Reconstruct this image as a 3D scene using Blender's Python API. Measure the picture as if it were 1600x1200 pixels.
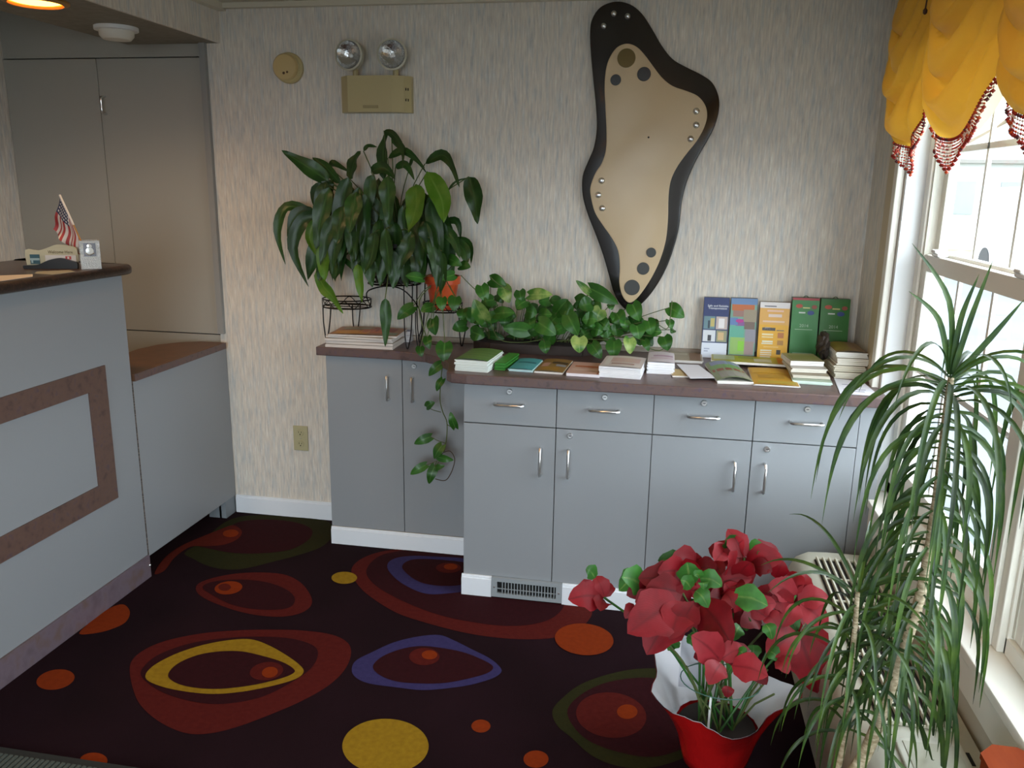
import bpy, bmesh, math, random
from mathutils import Vector, Matrix
random.seed(7)
scn = bpy.context.scene
for o in list(bpy.data.objects): bpy.data.objects.remove(o)
COL = scn.collection

# ------------------------------------------------------------------ camera
CAM = Vector((0.7217, -3.5643, 1.6012)); YAW, PITCH, ROLL, FPX = .1782, -.2351, .0158, 1290.22
FW = Vector((-math.sin(YAW)*math.cos(PITCH), math.cos(YAW)*math.cos(PITCH), math.sin(PITCH)))
_r = Vector((math.cos(YAW), math.sin(YAW), 0)); _u = _r.cross(FW)
RT = _r*math.cos(ROLL)+_u*math.sin(ROLL); UP = -_r*math.sin(ROLL)+_u*math.cos(ROLL)
cd = bpy.data.cameras.new('camera'); cam = bpy.data.objects.new('camera', cd); COL.objects.link(cam)
cd.sensor_fit = 'HORIZONTAL'; cd.sensor_width = 36; cd.lens = 36*FPX/1600; cd.clip_start = .05; cd.clip_end = 500
M = Matrix((RT, UP, -FW)).transposed().to_4x4(); M.translation = CAM; cam.matrix_world = M
scn.camera = cam
# ------------------------------------------------------------------ world, lights, exposure
wd = bpy.data.worlds.new('sky'); scn.world = wd; wd.use_nodes = True
bg = wd.node_tree.nodes['Background']; bg.inputs[0].default_value = (.80, .91, 1, 1); bg.inputs[1].default_value = 5.0
vs = scn.view_settings; vs.view_transform = 'Standard'; vs.look = 'None'; vs.exposure = 1.1; vs.gamma = 1; vs.use_curve_mapping = False
def portal(name, loc, rot, sx, sy):
    l = bpy.data.lights.new(name, 'AREA'); l.shape = 'RECTANGLE'; l.size = sx; l.size_y = sy; l.cycles.is_portal = True
    o = bpy.data.objects.new(name, l); COL.objects.link(o); o.location = loc; o.rotation_euler = rot
portal('window_portal', (1.72, -1.54, 1.33), (0, math.pi/2, 0), 1.6, 2.0)
portal('entry_portal', (.1, -5.45, 1.1), (math.pi/2, 0, 0), 2.0, 2.1)

# ------------------------------------------------------------------ helpers
def on(ax, v, x, y):            # a measured sight line met with a known plane of the room
    d = FW+RT*((x-800)/FPX)-UP*((y-600)/FPX)
    return CAM+d*((v-CAM[ax])/d[ax])
def onY(v, x, y): return on(1, v, x, y)
def onZ(v, x, y): return on(2, v, x, y)
def onX(v, x, y): return on(0, v, x, y)
def lin(c):
    if isinstance(c, str): c = [int(c[i:i+2], 16)/255 for i in (0, 2, 4)]
    return tuple((a/12.92 if a <= .04045 else ((a+.055)/1.055)**2.4) for a in c)+(1,)
MATS = {}
def mat(name, col='808080', rough=.5, metal=0, spec=None, noise=None, bump=None, emit=None, trans=None, vary=None, coat=0):
    if name in MATS: return MATS[name]
    m = bpy.data.materials.new(name); MATS[name] = m; m.use_nodes = True
    nt = m.node_tree; b = nt.nodes['Principled BSDF']; N = nt.nodes.new; L = nt.links.new
    b.inputs['Base Color'].default_value = lin(col); b.inputs['Roughness'].default_value = rough; b.inputs['Metallic'].default_value = metal
    if spec is not None: b.inputs['Specular IOR Level'].default_value = spec
    if coat: b.inputs['Coat Weight'].default_value = coat; b.inputs['Coat Roughness'].default_value = .08
    geo = N('ShaderNodeNewGeometry')
    cs = None
    if noise:       # (scale xyz, second colour, detail, lo, hi)
        mp = N('ShaderNodeMapping'); L(geo.outputs['Position'], mp.inputs[0]); mp.inputs['Scale'].default_value = noise[0]
        nz = N('ShaderNodeTexNoise'); nz.inputs['Scale'].default_value = 1; nz.inputs['Detail'].default_value = noise[2]; L(mp.outputs[0], nz.inputs[0])
        rp = N('ShaderNodeValToRGB'); L(nz.outputs[0], rp.inputs[0])
        cols = [col]+(noise[1] if isinstance(noise[1], list) else [noise[1]])
        e = rp.color_ramp.elements; lo, hi = noise[3], noise[4]
        e[0].position = lo; e[0].color = lin(cols[0]); e[1].position = hi; e[1].color = lin(cols[-1])
        for i, c in enumerate(cols[1:-1]): q = e.new(lo+(hi-lo)*(i+1)/(len(cols)-1)); q.color = lin(c)
        cs = rp.outputs[0]
    if vary:        # per-object variation of value and hue
        oi = N('ShaderNodeObjectInfo'); hs = N('ShaderNodeHueSaturation')
        mr = N('ShaderNodeMapRange'); L(oi.outputs['Random'], mr.inputs[0]); mr.inputs[3].default_value = 1-vary; mr.inputs[4].default_value = 1+vary
        L(mr.outputs[0], hs.inputs['Value'])
        if cs: L(cs, hs.inputs['Color'])
        else: hs.inputs['Color'].default_value = lin(col)
        cs = hs.outputs[0]
    if cs: L(cs, b.inputs['Base Color'])
    if bump:
        mp2 = N('ShaderNodeMapping'); L(geo.outputs['Position'], mp2.inputs[0]); mp2.inputs['Scale'].default_value = bump[0]
        n2 = N('ShaderNodeTexNoise'); n2.inputs['Scale'].default_value = 1; n2.inputs['Detail'].default_value = 3; L(mp2.outputs[0], n2.inputs[0])
        bp = N('ShaderNodeBump'); bp.inputs['Strength'].default_value = bump[1]; bp.inputs['Distance'].default_value = bump[2]
        L(n2.outputs[0], bp.inputs['Height']); L(bp.outputs[0], b.inputs['Normal'])
    if emit: b.inputs['Emission Color'].default_value = lin(emit[0]); b.inputs['Emission Strength'].default_value = emit[1]
    if trans:
        tr = N('ShaderNodeBsdfTranslucent'); mx = N('ShaderNodeMixShader'); mx.inputs[0].default_value = trans[1]
        if trans[0]: tr.inputs[0].default_value = lin(trans[0])
        elif cs: L(cs, tr.inputs[0])
        L(b.outputs[0], mx.inputs[1]); L(tr.outputs[0], mx.inputs[2]); L(mx.outputs[0], nt.nodes['Material Output'].inputs[0])
    return m
def origin(o):
    v = Vector((0, 0, 0))
    while o is not None: v += o.location; o = o.parent
    return v
def tag(o, label=None, cat=None, group=None, kind=None):
    if label: o['label'] = label
    if cat: o['category'] = cat
    if group: o['group'] = group
    if kind: o['kind'] = kind
    return o
def thing(name, loc, label, cat, group=None):
    o = bpy.data.objects.new(name, None); COL.objects.link(o); o.location = loc; o.empty_display_size = .05
    return tag(o, label, cat, group)
def link(name, me, parent=None, off=None):
    o = bpy.data.objects.new(name, me); COL.objects.link(o)
    if parent is not None: o.parent = parent
    if off is not None: o.location = off
    return o
class MB:
    def __init__(s): s.v = []; s.f = []; s.m = []; s.k = 0; s.uv = None
    def add(s, vs, fs):
        n = len(s.v); s.v += [Vector(v) for v in vs]; s.f += [[i+n for i in f] for f in fs]; s.m += [s.k]*len(fs); return s
    def box(s, x0, x1, y0, y1, z0, z1, bev=0):
        bm = bmesh.new(); bmesh.ops.create_cube(bm, size=1)
        for v in bm.verts: v.co = Vector(((x0+x1)/2+v.co.x*abs(x1-x0), (y0+y1)/2+v.co.y*abs(y1-y0), (z0+z1)/2+v.co.z*abs(z1-z0)))
        if bev: bmesh.ops.bevel(bm, geom=bm.edges[:], offset=bev, segments=2, affect='EDGES', profile=.5)
        bm.verts.index_update(); s.add([v.co.copy() for v in bm.verts], [[v.index for v in f.verts] for f in bm.faces]); bm.free(); return s
    def obox(s, c, ax, ay, az):     # oriented box: centre and three half-axes
        c, ax, ay, az = map(Vector, (c, ax, ay, az))
        vs = [c+ax*i+ay*j+az*k for i in (-1, 1) for j in (-1, 1) for k in (-1, 1)]
        return s.add(vs, [(0, 1, 3, 2), (4, 6, 7, 5), (0, 4, 5, 1), (2, 3, 7, 6), (0, 2, 6, 4), (1, 5, 7, 3)])
    def tube(s, pts, r, n=6, closed=False, cap=True):
        pts = [Vector(p) for p in pts]; N = len(pts); rr = r if isinstance(r, (list, tuple)) else [r]*N
        prev = None; vs = []
        for i, p in enumerate(pts):
            a = pts[(i-1) % N] if (i or closed) else p; b = pts[(i+1) % N] if (i < N-1 or closed) else p
            t = (b-a).normalized() if (b-a).length > 1e-9 else Vector((0, 0, 1))
            if prev is None: prev = t.orthogonal().normalized()
            u = (prev-t*prev.dot(t)); u = u.normalized() if u.length > 1e-6 else t.orthogonal().normalized(); prev = u; w = t.cross(u)
            vs += [p+(u*math.cos(2*math.pi*k/n)+w*math.sin(2*math.pi*k/n))*rr[i] for k in range(n)]
        fs = [[i*n+k, i*n+(k+1) % n, ((i+1) % N)*n+(k+1) % n, ((i+1) % N)*n+k] for i in range(N if closed else N-1) for k in range(n)]
        if cap and not closed: fs += [list(range(n))[::-1], [(N-1)*n+k for k in range(n)]]
        return s.add(vs, fs)
    def lathe(s, prof, c, ax=(0, 0, 1), n=24, capb=True, capt=True):    # prof: (radius, height along ax)
        c, ax = Vector(c), Vector(ax).normalized(); u = ax.orthogonal().normalized(); w = ax.cross(u)
        vs = [c+ax*h+(u*math.cos(2*math.pi*k/n)+w*math.sin(2*math.pi*k/n))*max(r, 1e-5) for r, h in prof for k in range(n)]
        P = len(prof); fs = [[i*n+k, i*n+(k+1) % n, (i+1)*n+(k+1) % n, (i+1)*n+k] for i in range(P-1) for k in range(n)]
        if capb: fs.append(list(range(n))[::-1])
        if capt: fs.append([(P-1)*n+k for k in range(n)])
        return s.add(vs, fs)
    def prism(s, poly, d):          # closed 3-D outline pushed along d
        n = len(poly); d = Vector(d); a = [Vector(p) for p in poly]
        return s.add(a+[p+d for p in a], [list(range(n)), list(range(n, 2*n))[::-1]]+[[i, i+n, (i+1) % n+n, (i+1) % n] for i in range(n)])
    def quad(s, a, b, c, d): return s.add([a, b, c, d], [(0, 1, 2, 3)])
    def build(s, name, m, parent=None, smooth=False, fixn=True):
        og = origin(parent) if parent is not None else Vector((0, 0, 0)); off = None
        if parent is None and s.v:      # own thing: origin at its base
            xs = [v.x for v in s.v]; ys = [v.y for v in s.v]; zs = [v.z for v in s.v]
            og = Vector(((min(xs)+max(xs))/2, (min(ys)+max(ys))/2, min(zs))); off = og
        me = bpy.data.meshes.new(name); me.from_pydata([v-og for v in s.v], [], s.f)
        if fixn:
            bm = bmesh.new(); bm.from_mesh(me); bmesh.ops.recalc_face_normals(bm, faces=bm.faces[:]); bm.to_mesh(me); bm.free()
        for q in (m if isinstance(m, list) else [m]): me.materials.append(q)
        if isinstance(m, list): me.polygons.foreach_set('material_index', s.m)
        if smooth: me.polygons.foreach_set('use_smooth', [True]*len(me.polygons))
        me.update()
        if smooth and smooth != 'all':
            try: me.set_sharp_from_angle(angle=math.radians(40))
            except Exception: pass
        return link(name, me, parent, off)
def struct(name, mb, m, label=None, **k):
    o = mb.build(name, m, **k); o['kind'] = 'structure'
    if label: o['label'] = label
    return o
def cr(pts, n=6, closed=False):     # Catmull-Rom
    P = [Vector(p) for p in pts]; N = len(P); out = []
    for i in range(N if closed else N-1):
        g = lambda k: P[k % N] if closed else P[max(0, min(N-1, k))]
        a, b, c, d = g(i-1), g(i), g(i+1), g(i+2)
        for j in range(n):
            t = j/n; out.append(.5*((2*b)+(c-a)*t+(2*a-5*b+4*c-d)*t*t+(3*b-a-3*c+d)*t**3))
    if not closed: out.append(P[-1].copy())
    return out
def text(name, s, c, ux, uy, size, m, parent, thick=.0006):    # flat lettering on a face; ux reads along, uy up
    cu = bpy.data.curves.new(name, 'FONT'); cu.body = s; cu.size = 1; cu.align_x = 'CENTER'; cu.align_y = 'CENTER'; cu.resolution_u = 2
    t = bpy.data.objects.new(name, cu); COL.objects.link(t); dg = bpy.context.evaluated_depsgraph_get()
    me = bpy.data.meshes.new_from_object(t.evaluated_get(dg)); bpy.data.objects.remove(t)
    ux, uy = Vector(ux).normalized(), Vector(uy).normalized(); nn = ux.cross(uy); og = origin(parent)
    for v in me.vertices: v.co = Vector(c)+ux*(v.co.x*size)+uy*(v.co.y*size)+nn*thick-og
    me.materials.clear(); me.materials.append(m); return link(name, me, parent)

# ------------------------------------------------------------------ materials
def wallpaper(name):
    m = bpy.data.materials.new(name); MATS[name] = m; m.use_nodes = True; nt = m.node_tree; b = nt.nodes['Principled BSDF']; N = nt.nodes.new; L = nt.links.new
    geo = N('ShaderNodeNewGeometry'); b.inputs['Roughness'].default_value = .75; b.inputs['Specular IOR Level'].default_value = .25
    def nz(sc, det, cols, lo=.3, hi=.7):
        mp = N('ShaderNodeMapping'); mp.inputs['Scale'].default_value = sc; L(geo.outputs['Position'], mp.inputs[0])
        n = N('ShaderNodeTexNoise'); n.inputs['Scale'].default_value = 1; n.inputs['Detail'].default_value = det; n.inputs['Roughness'].default_value = .6; L(mp.outputs[0], n.inputs[0])
        r = N('ShaderNodeValToRGB'); L(n.outputs[0], r.inputs[0]); e = r.color_ramp.elements
        e[0].position = lo; e[0].color = lin(cols[0]); e[1].position = hi; e[1].color = lin(cols[-1])
        for i, c in enumerate(cols[1:-1]): q = e.new(lo+(hi-lo)*(i+1)/(len(cols)-1)); q.color = lin(c)
        return r.outputs[0], n.outputs[0]
    a, an = nz((150, 150, 13), 4, ['a39f99', 'c9c4ba', 'dad4c7', 'f3f0e9'], .3, .70)
    c, cn = nz((60, 60, 8), 3, ['b4bcc0', 'cfcbc4', 'e0d2c2', 'e6e2d4'], .32, .68)
    mx = N('ShaderNodeMix'); mx.data_type = 'RGBA'; mx.inputs[0].default_value = .45; L(a, mx.inputs[6]); L(c, mx.inputs[7])
    L(mx.outputs[2], b.inputs['Base Color'])
    bp = N('ShaderNodeBump'); bp.inputs['Strength'].default_value = .25; bp.inputs['Distance'].default_value = .002; L(an, bp.inputs['Height']); L(bp.outputs[0], b.inputs['Normal'])
    return m
WP = wallpaper('streaked_wallpaper')
WHITE = mat('white_paint', 'e6e6e2', .45)
CREAM = mat('cream_paint', 'cfc6ae', .5)
WINW = mat('window_white', 'e8e4d8', .4)
GREY = mat('grey_laminate', '8d9194', .38, bump=((900, 900, 900), .05, .0005))
CGREY = mat('closet_laminate', 'a3a198', .45)
BROWN = mat('mauve_laminate', '4d3c3a', .38, noise=((38, 38, 38), ['5e4b49', '644d46', '574650'], 5, .3, .7))
GRAN = mat('dark_mottled_laminate', '221814', .3, noise=((120, 120, 120), ['33251e', '463327'], 5, .35, .7))
SHELF = mat('brown_shelf', '5b3f2c', .4, noise=((20, 20, 20), '6a4932', 4, .3, .7))
CHROME = mat('brushed_nickel', 'd8d8d6', .28, 1)
DARKGAP = mat('dark_gap', '141414', .9)
BLACKW = mat('black_wire', '17140f', .45, .6)
CEIL = mat('ceiling_paint', 'cfc8b4', .8)
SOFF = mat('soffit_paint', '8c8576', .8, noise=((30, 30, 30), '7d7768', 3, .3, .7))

# ------------------------------------------------------------------ room shell
XR, XL, XS, ZC, ZS = 1.513, -1.306, -1.24, 2.349, 2.19
YF = -5.4
CARPET = mat('carpet_ground', '190a0f', .95, spec=.1, noise=((3, 3, 3), '210f16', 4, .3, .7), bump=((500, 500, 500), .6, .002))
struct('floor', MB().box(-2.5, 1.75, YF-.1, .12, -.1, 0), CARPET, 'dark aubergine carpet with coloured eye and dot motifs')
struct('ceiling', MB().box(-2.5, 1.75, YF-.1, .12, ZC, ZC+.1), CEIL, 'plain cream ceiling')
struct('wall_back', MB().box(-1.334, XR+.15, 0, .12, 0, ZC), WP, 'wall papered with vertical pastel streaks')
wl = MB().box(-2.45, -2.345, YF, .12, 0, ZC); struct('wall_left', wl, WP, 'papered side wall behind the reception counter')
sof = MB(); sof.box(-1.69, XS, -4.2, 0, ZS, ZC)
so = struct('wall_soffit', MB().box(XS-.012, XS, -4.2, 0, ZS, ZC), WP, 'papered soffit face over the reception counter')
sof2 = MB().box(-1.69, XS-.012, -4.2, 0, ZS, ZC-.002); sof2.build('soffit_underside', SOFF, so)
struct('trim_1', MB().box(XS, XS+.035, -4.2, 0, ZC-.03, ZC-.001).box(XS, XR, -.03, -.001, ZC-.022, ZC-.001), CEIL, 'thin cream cove strip under the ceiling')
struct('trim_2', MB().box(-1.334, -1.306, -.022, -.0005, .90, ZS), mat('pale_edge', '8f8f8c', .6), 'pale edge strip where the papered wall ends')
# right wall round the window opening
WY0, WY1, WZ0, WZ1 = -.476, -2.60, .53, 2.12
w = MB().box(XR, XR+.15, 0, WY0, 0, ZC).box(XR, XR+.15, WY1, YF, 0, ZC).box(XR, XR+.15, WY0, WY1, WZ1, ZC)
wr = struct('wall_right', w, WP, 'papered window wall')
MB().box(XR, XR+.15, WY0, WY1, 0, WZ0-.03).build('under_sill_panel', mat('cream_panel', 'c9c3b0', .5), wr)
# wall behind the viewer; its glazed entry is invented to let in daylight
w = MB().box(-2.45, -.95, YF-.1, YF, 0, ZC).box(1.15, XR+.15, YF-.1, YF, 0, ZC).box(-.95, 1.15, YF-.1, YF, 2.15, ZC)
struct('wall_front', w, WP, 'papered wall with the invented glazed entry')
d = MB()
for x in (-.95, .07, 1.09): d.box(x, x+.06, YF-.08, YF-.02, 0, 2.15)
d.box(-.95, 1.15, YF-.08, YF-.02, 2.09, 2.15).box(-.95, 1.15, YF-.08, YF-.02, 0, .1)
struct('door_1', d, WINW, 'white framed glazed entry doors, unseen and invented for daylight')
# baseboards
BB = mat('baseboard_white', 'e4e9ee', .4)
def bb(name, x0, x1, y, h, label):
    m = MB().box(x0, x1, y-.014, y, 0, h-.012).box(x0, x1, y-.010, y, h-.012, h-.004).box(x0, x1, y-.007, y, h-.004, h)
    return struct(name, m, BB, label)
bb('baseboard_back', -1.303, -.702, -.0005, .09, 'white baseboard under the papered wall')
bb('baseboard_cabinet', -.700, -.003, -.2485, .082, 'white base strip under the shallow cabinet')
bb('baseboard_end', -.004, .118, -.5965, .0875, 'short white base strip beside the floor vent')
bb('baseboard_right', .402, 1.508, -.5965, .0875, 'white base strip under the deep cabinets')

# ------------------------------------------------------------------ carpet motifs (inlaid pieces of the floor)
floor = bpy.data.objects['floor']
CM = {k: mat('carpet_'+k, c, .95, spec=.1, noise=((60, 60, 60), c2, 4, .3, .7), bump=((500, 500, 500), .6, .002)) for k, c, c2 in (
    ('red', '4a1411', '521914'), ('maroon', '300e13', '2a0c10'), ('yellow', '92741b', '856717'), ('orange', '80300c', '762b0b'), ('blue', '322d57', '38335f'), ('green', '2a2a11', '262610'), ('brick', '561b12', '4f1911'))}
ZM = [.0006]
def motif(col, pts, o, s, lvl):
    w = cr([onZ(0, o[0]+x/s, o[1]+y/s) for x, y in pts], 5, True)
    z = .0008*lvl
    MB().add([Vector((p.x, p.y, z)) for p in w], [list(range(len(w)))]).build('carpet_motif', CM[col], floor)
def ell(col, cx, cy, rx, ry, o, s, lvl, rot=0):
    c, sn = math.cos(math.radians(rot)), math.sin(math.radians(rot))
    motif(col, [(cx+rx*math.cos(a)*c-ry*math.sin(a)*sn, cy+rx*math.cos(a)*sn+ry*math.sin(a)*c) for a in [i*math.pi/6 for i in range(12)]], o, s, lvl)
A, SA = (0, 780), 2.857; B, SB = (500, 800), 2.963; C3, SC = (880, 800), 3.0
motif('red', [(580,780),(590,720),(650,670),(750,630),(900,600),(1050,587),(1200,583),(1350,587),(1480,605),(1550,640),(1567,690),(1540,760),(1470,830),(1350,900),(1200,965),(1050,1020),(930,1047),(830,1045),(730,1005),(650,945),(605,880)], A, SA, 1)
motif('maroon', [(630,790),(650,740),(720,690),(850,645),(1000,622),(1150,615),(1290,622),(1390,650),(1420,690),(1390,755),(1300,820),(1180,880),(1050,910),(930,915),(800,890),(700,850)], A, SA, 2)
motif('yellow', [(650,800),(680,750),(780,695),(900,655),(1020,632),(1120,628),(1200,655),(1280,700),(1340,745),(1355,775),(1320,805),(1220,835),(1080,862),(950,872),(820,860),(710,835)], A, SA, 3)
motif('maroon', [(750,790),(790,740),(880,700),(980,683),(1080,683),(1180,705),(1260,730),(1310,760),(1310,780),(1250,805),(1120,835),(980,850),(870,845),(790,825)], A, SA, 4)
ell('red', 1190, 772, 75, 40, A, SA, 5, -8); ell('orange', 1205, 778, 36, 24, A, SA, 6, -10)
motif('red', [(875,405),(890,375),(960,350),(1060,332),(1180,328),(1280,340),(1350,380),(1390,440),(1385,480),(1340,510),(1260,525),(1160,520),(1060,500),(960,465),(900,435)], A, SA, 1)
motif('maroon', [(905,395),(950,370),(1060,360),(1180,370),(1270,400),(1315,440),(1300,480),(1230,495),(1120,490),(1030,470),(950,430)], A, SA, 2)
ell('orange', 1020, 398, 62, 29, A, SA, 3, -6); ell('brick', 1003, 396, 28, 16, A, SA, 4)
motif('green', [(825,240),(900,190),(980,120),(1050,84),(1150,72),(1300,80),(1420,90),(1480,112),(1487,160),(1440,210),(1350,245),(1200,285),(1080,312),(990,312),(920,295),(860,265)], A, SA, 1)
motif('maroon', [(1010,130),(1080,100),(1200,92),(1320,105),(1390,135),(1380,180),(1300,225),(1180,242),(1050,242),(950,225),(880,205),(930,170)], A, SA, 2)
motif('brick', [(690,335),(730,270),(800,215),(900,170),(980,138),(1040,118),(1080,145),(1060,180),(1000,205),(920,212),(850,215),(780,262),(735,320)], A, SA, 3)
ell('orange', 1030, 155, 35, 17, A, SA, 4, -4)
ell('yellow', 1537, 353, 57, 27, A, SA, 3)
motif('orange', [(355,602),(390,560),(450,512),(510,478),(555,472),(580,505),(560,550),(500,580),(430,598)], A, SA, 1)
ell('orange', 248, 806, 86, 44, A, SA, 1, -10); ell('orange', 418, 1168, 62, 36, A, SA, 1)
motif('red', [(145,270),(180,225),(260,190),(380,170),(700,130),(1000,230),(1180,330),(1255,440),(1245,500),(1180,550),(1080,583),(950,590),(800,580),(650,555),(480,510),(350,465),(230,390),(170,330)], B, SB, 1)
motif('maroon', [(215,270),(260,215),(350,185),(600,155),(900,220),(1100,370),(1130,430),(1080,490),(980,522),(850,528),(700,510),(560,480),(420,430),(300,370),(235,320)], B, SB, 2)
motif('blue', [(312,260),(330,225),(400,207),(520,208),(700,225),(760,300),(700,360),(600,378),(500,382),(420,355),(350,310)], B, SB, 3)
motif('maroon', [(380,255),(420,225),(520,222),(680,240),(720,295),(660,338),(560,345),(470,330),(410,295)], B, SB, 4)
ell('red', 595, 262, 58, 24, B, SB, 5); ell('orange', 605, 258, 32, 14, B, SB, 6)
motif('blue', [(147,735),(165,690),(240,650),(340,605),(450,578),(550,570),(620,595),(700,635),(780,675),(825,710),(840,740),(800,770),(700,800),(580,818),(470,825),(350,812),(230,795),(170,770)], B, SB, 1)
motif('maroon', [(245,715),(290,670),(380,635),(470,622),(570,632),(660,650),(740,680),(800,715),(780,745),(700,770),(580,793),(450,795),(350,785),(275,755)], B, SB, 2)
ell('red', 483, 672, 70, 40, B, SB, 3); ell('orange', 507, 665, 36, 21, B, SB, 4)
ell('orange', 1223, 592, 136, 73, B, SB, 3, 5); ell('yellow', 303, 1085, 200, 127, B, SB, 1)
ell('orange', 745, 992, 44, 30, B, SB, 1); ell('orange', 1000, 1145, 58, 40, B, SB, 1)
motif('green', [(-50,930),(0,870),(80,810),(200,765),(330,738),(450,735),(600,750),(740,830),(780,950),(700,1080),(550,1160),(400,1200),(250,1190),(130,1140),(40,1060),(-30,1000)], C3, SC, 1)
motif('maroon', [(20,930),(80,860),(190,805),(330,780),(450,785),(600,830),(680,920),(650,1030),(560,1110),(420,1150),(270,1130),(130,1080),(50,1010)], C3, SC, 2)
ell('red', 225, 955, 165, 106, C3, SC, 3, 6); ell('orange', 300, 940, 48, 34, C3, SC, 4)
# doormat
m = MB().box(-1.29, -.52, -2.75, -1.795, .001, .014, .004)
dm = m.build('doormat', mat('mat_rubber', '20221f', .9)); tag(dm, 'dark ribbed entrance mat lying on the patterned carpet', 'doormat')
ribs = MB()
for i in range(44): ribs.box(-1.262+i*.0165, -1.253+i*.0165, -2.72, -1.825, .0135, .019)
r_ = ribs.build('ribs', mat('mat_pile', '3c4340', .95, noise=((300, 300, 300), '52584f', 3, .3, .7)), dm); r_['kind'] = 'stuff'

# ------------------------------------------------------------------ closet behind the counter
cl = thing('built_in_closet', (-1.84, .03, 0), 'tall grey built-in closet behind the reception counter', 'closet')
MB().box(-2.344, -1.336, .045, .115, 0, ZC-.002).build('body', DARKGAP, cl)
MB().box(-2.343, -1.337, .014, .044, 2.139, ZC-.003).build('top_panel', CGREY, cl)
MB().box(-2.343, -1.337, .014, .044, .0, .888).build('lower_panel', CGREY, cl)
for x0, x1, hx in ((-2.343, -1.864, None), (-1.861, -1.337, -1.834)):
    dr = MB().box(x0, x1, .010, .044, .893, 2.134, .0015).build('door', CGREY, cl)
    if hx: MB().tube(cr([(hx, .012, 1.972), (hx, -.018, 1.965), (hx, -.02, 1.935), (hx, -.018, 1.90), (hx, .012, 1.893)], 4), .0045, 8).build('handle', CHROME, dr, smooth=True)
# ------------------------------------------------------------------ reception counter
rc = thing('reception_counter', (-1.5, -2.2, 0), 'tall grey reception counter with brown inlaid frame and dark mottled top', 'counter')
YE = -.728
MB().box(-1.75, XL-.002, YE, -3.9, 0.0, 1.252).build('body', GREY, rc)
tp = cr([(-1.268, -3.9, 0), (-1.268, -1.6, 0), (-1.268, -.9, 0), (-1.268, -.74, 0), (-1.285, -.70, 0), (-1.33, -.69, 0), (-1.60, -.69, 0), (-1.78, -.70, 0), (-1.80, -.9, 0), (-1.80, -3.9, 0)], 4)
def slab(poly, z0, z1, r=.012, seg=3):    # slab with rounded edge, from a top view outline
    c = sum((Vector((p[0], p[1], 0)) for p in poly), Vector())/len(poly); mb = MB(); n = len(poly); rings = []
    P = [Vector((p[0], p[1], 0)) for p in poly]
    ar = sum(P[i].x*P[(i+1) % n].y-P[(i+1) % n].x*P[i].y for i in range(n)); sg = 1 if ar > 0 else -1
    nr = []
    for i in range(n):
        t = (P[(i+1) % n]-P[i-1]); t = t.normalized() if t.length > 1e-9 else Vector((1, 0, 0)); nr.append(Vector((t.y, -t.x, 0))*sg)
    for k in range(2*seg+2):
        if k <= seg: a = -math.pi/2+math.pi/2*k/seg; zz = z0+r+math.sin(a)*r
        else: a = math.pi/2*(k-seg-1)/seg; zz = z1-r+math.sin(a)*r
        ins = r*(1-math.cos(a)); rings.append([P[i]-nr[i]*ins+Vector((0, 0, zz)) for i in range(n)])
    vs = [v for rg in rings for v in rg]; fs = [[k*n+i, k*n+(i+1) % n, (k+1)*n+(i+1) % n, (k+1)*n+i] for k in range(len(rings)-1) for i in range(n)]
    fs += [list(range(n))[::-1], [(len(rings)-1)*n+i for i in range(n)]]
    return mb.add(vs, fs)
slab(tp, 1.252, 1.289, .014).build('countertop', GRAN, rc, smooth=True)
for y0, y1, z0, z1 in ((-3.6, -.88, .848, .930), (-3.6, -.88, .406, .490), (-.98, -.88, .490, .848)):
    MB().box(XL-.002, XL+.004, y0, y1, z0, z1).build('inlay_strip', mat('inlay_laminate', '4c3a36', .4, noise=((30, 30, 30), ['5e4840', '634c42', '54444a'], 5, .3, .7)), rc)
MB().box(XL-.002, XL+.006, YE, -3.9, 0.0, .0965).build('base_strip', mat('base_laminate', '5f5258', .45, noise=((18, 18, 18), ['6c5f68', '67554f'], 4, .3, .7)), rc)
MB().lathe([(.006, 0), (.006, .003), (.003, .005)], (XL+.006, YE-.006, .052), (1, 0, 0), 10).build('screw', CHROME, rc)
# low gate with D-shaped shelf
gt = thing('counter_gate', (-1.33, -.37, 0), 'low grey gate panel with rounded brown shelf between counter and wall', 'gate')
MB().box(-1.335, XL-.001, -.722, -.004, .087, .831, .001).build('panel', GREY, gt)
MB().box(-1.40, -1.335, -.10, -.004, 0, .087).box(-1.345, -1.31, -.10, -.004, 0, .086).build('foot', mat('foot_grey', '7e858a', .5), gt)
MB().box(-1.337, XL, -.7265, -.7225, .087, .831).build('edge_strip', mat('worn_edge', '6e625a', .7, noise=((10, 10, 150), '3c332c', 3, .4, .6)), gt)
dp = [(-1.297, -.722, 0), (-1.297, -.5, 0), (-1.297, -.2, 0), (-1.297, -.03, 0), (-1.33, -.025, 0), (-1.42, -.03, 0), (-1.50, -.07, 0), (-1.565, -.15, 0), (-1.59, -.27, 0), (-1.58, -.39, 0), (-1.54, -.50, 0), (-1.48, -.60, 0), (-1.42, -.68, 0), (-1.36, -.722, 0)]
slab(dp, .831, .8615, .003, 1).build('shelf', [SHELF], gt); 
MB().box(-1.2975, -1.294, -.722, -.026, .832, .8605).build('shelf_edge', BROWN, gt)

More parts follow.
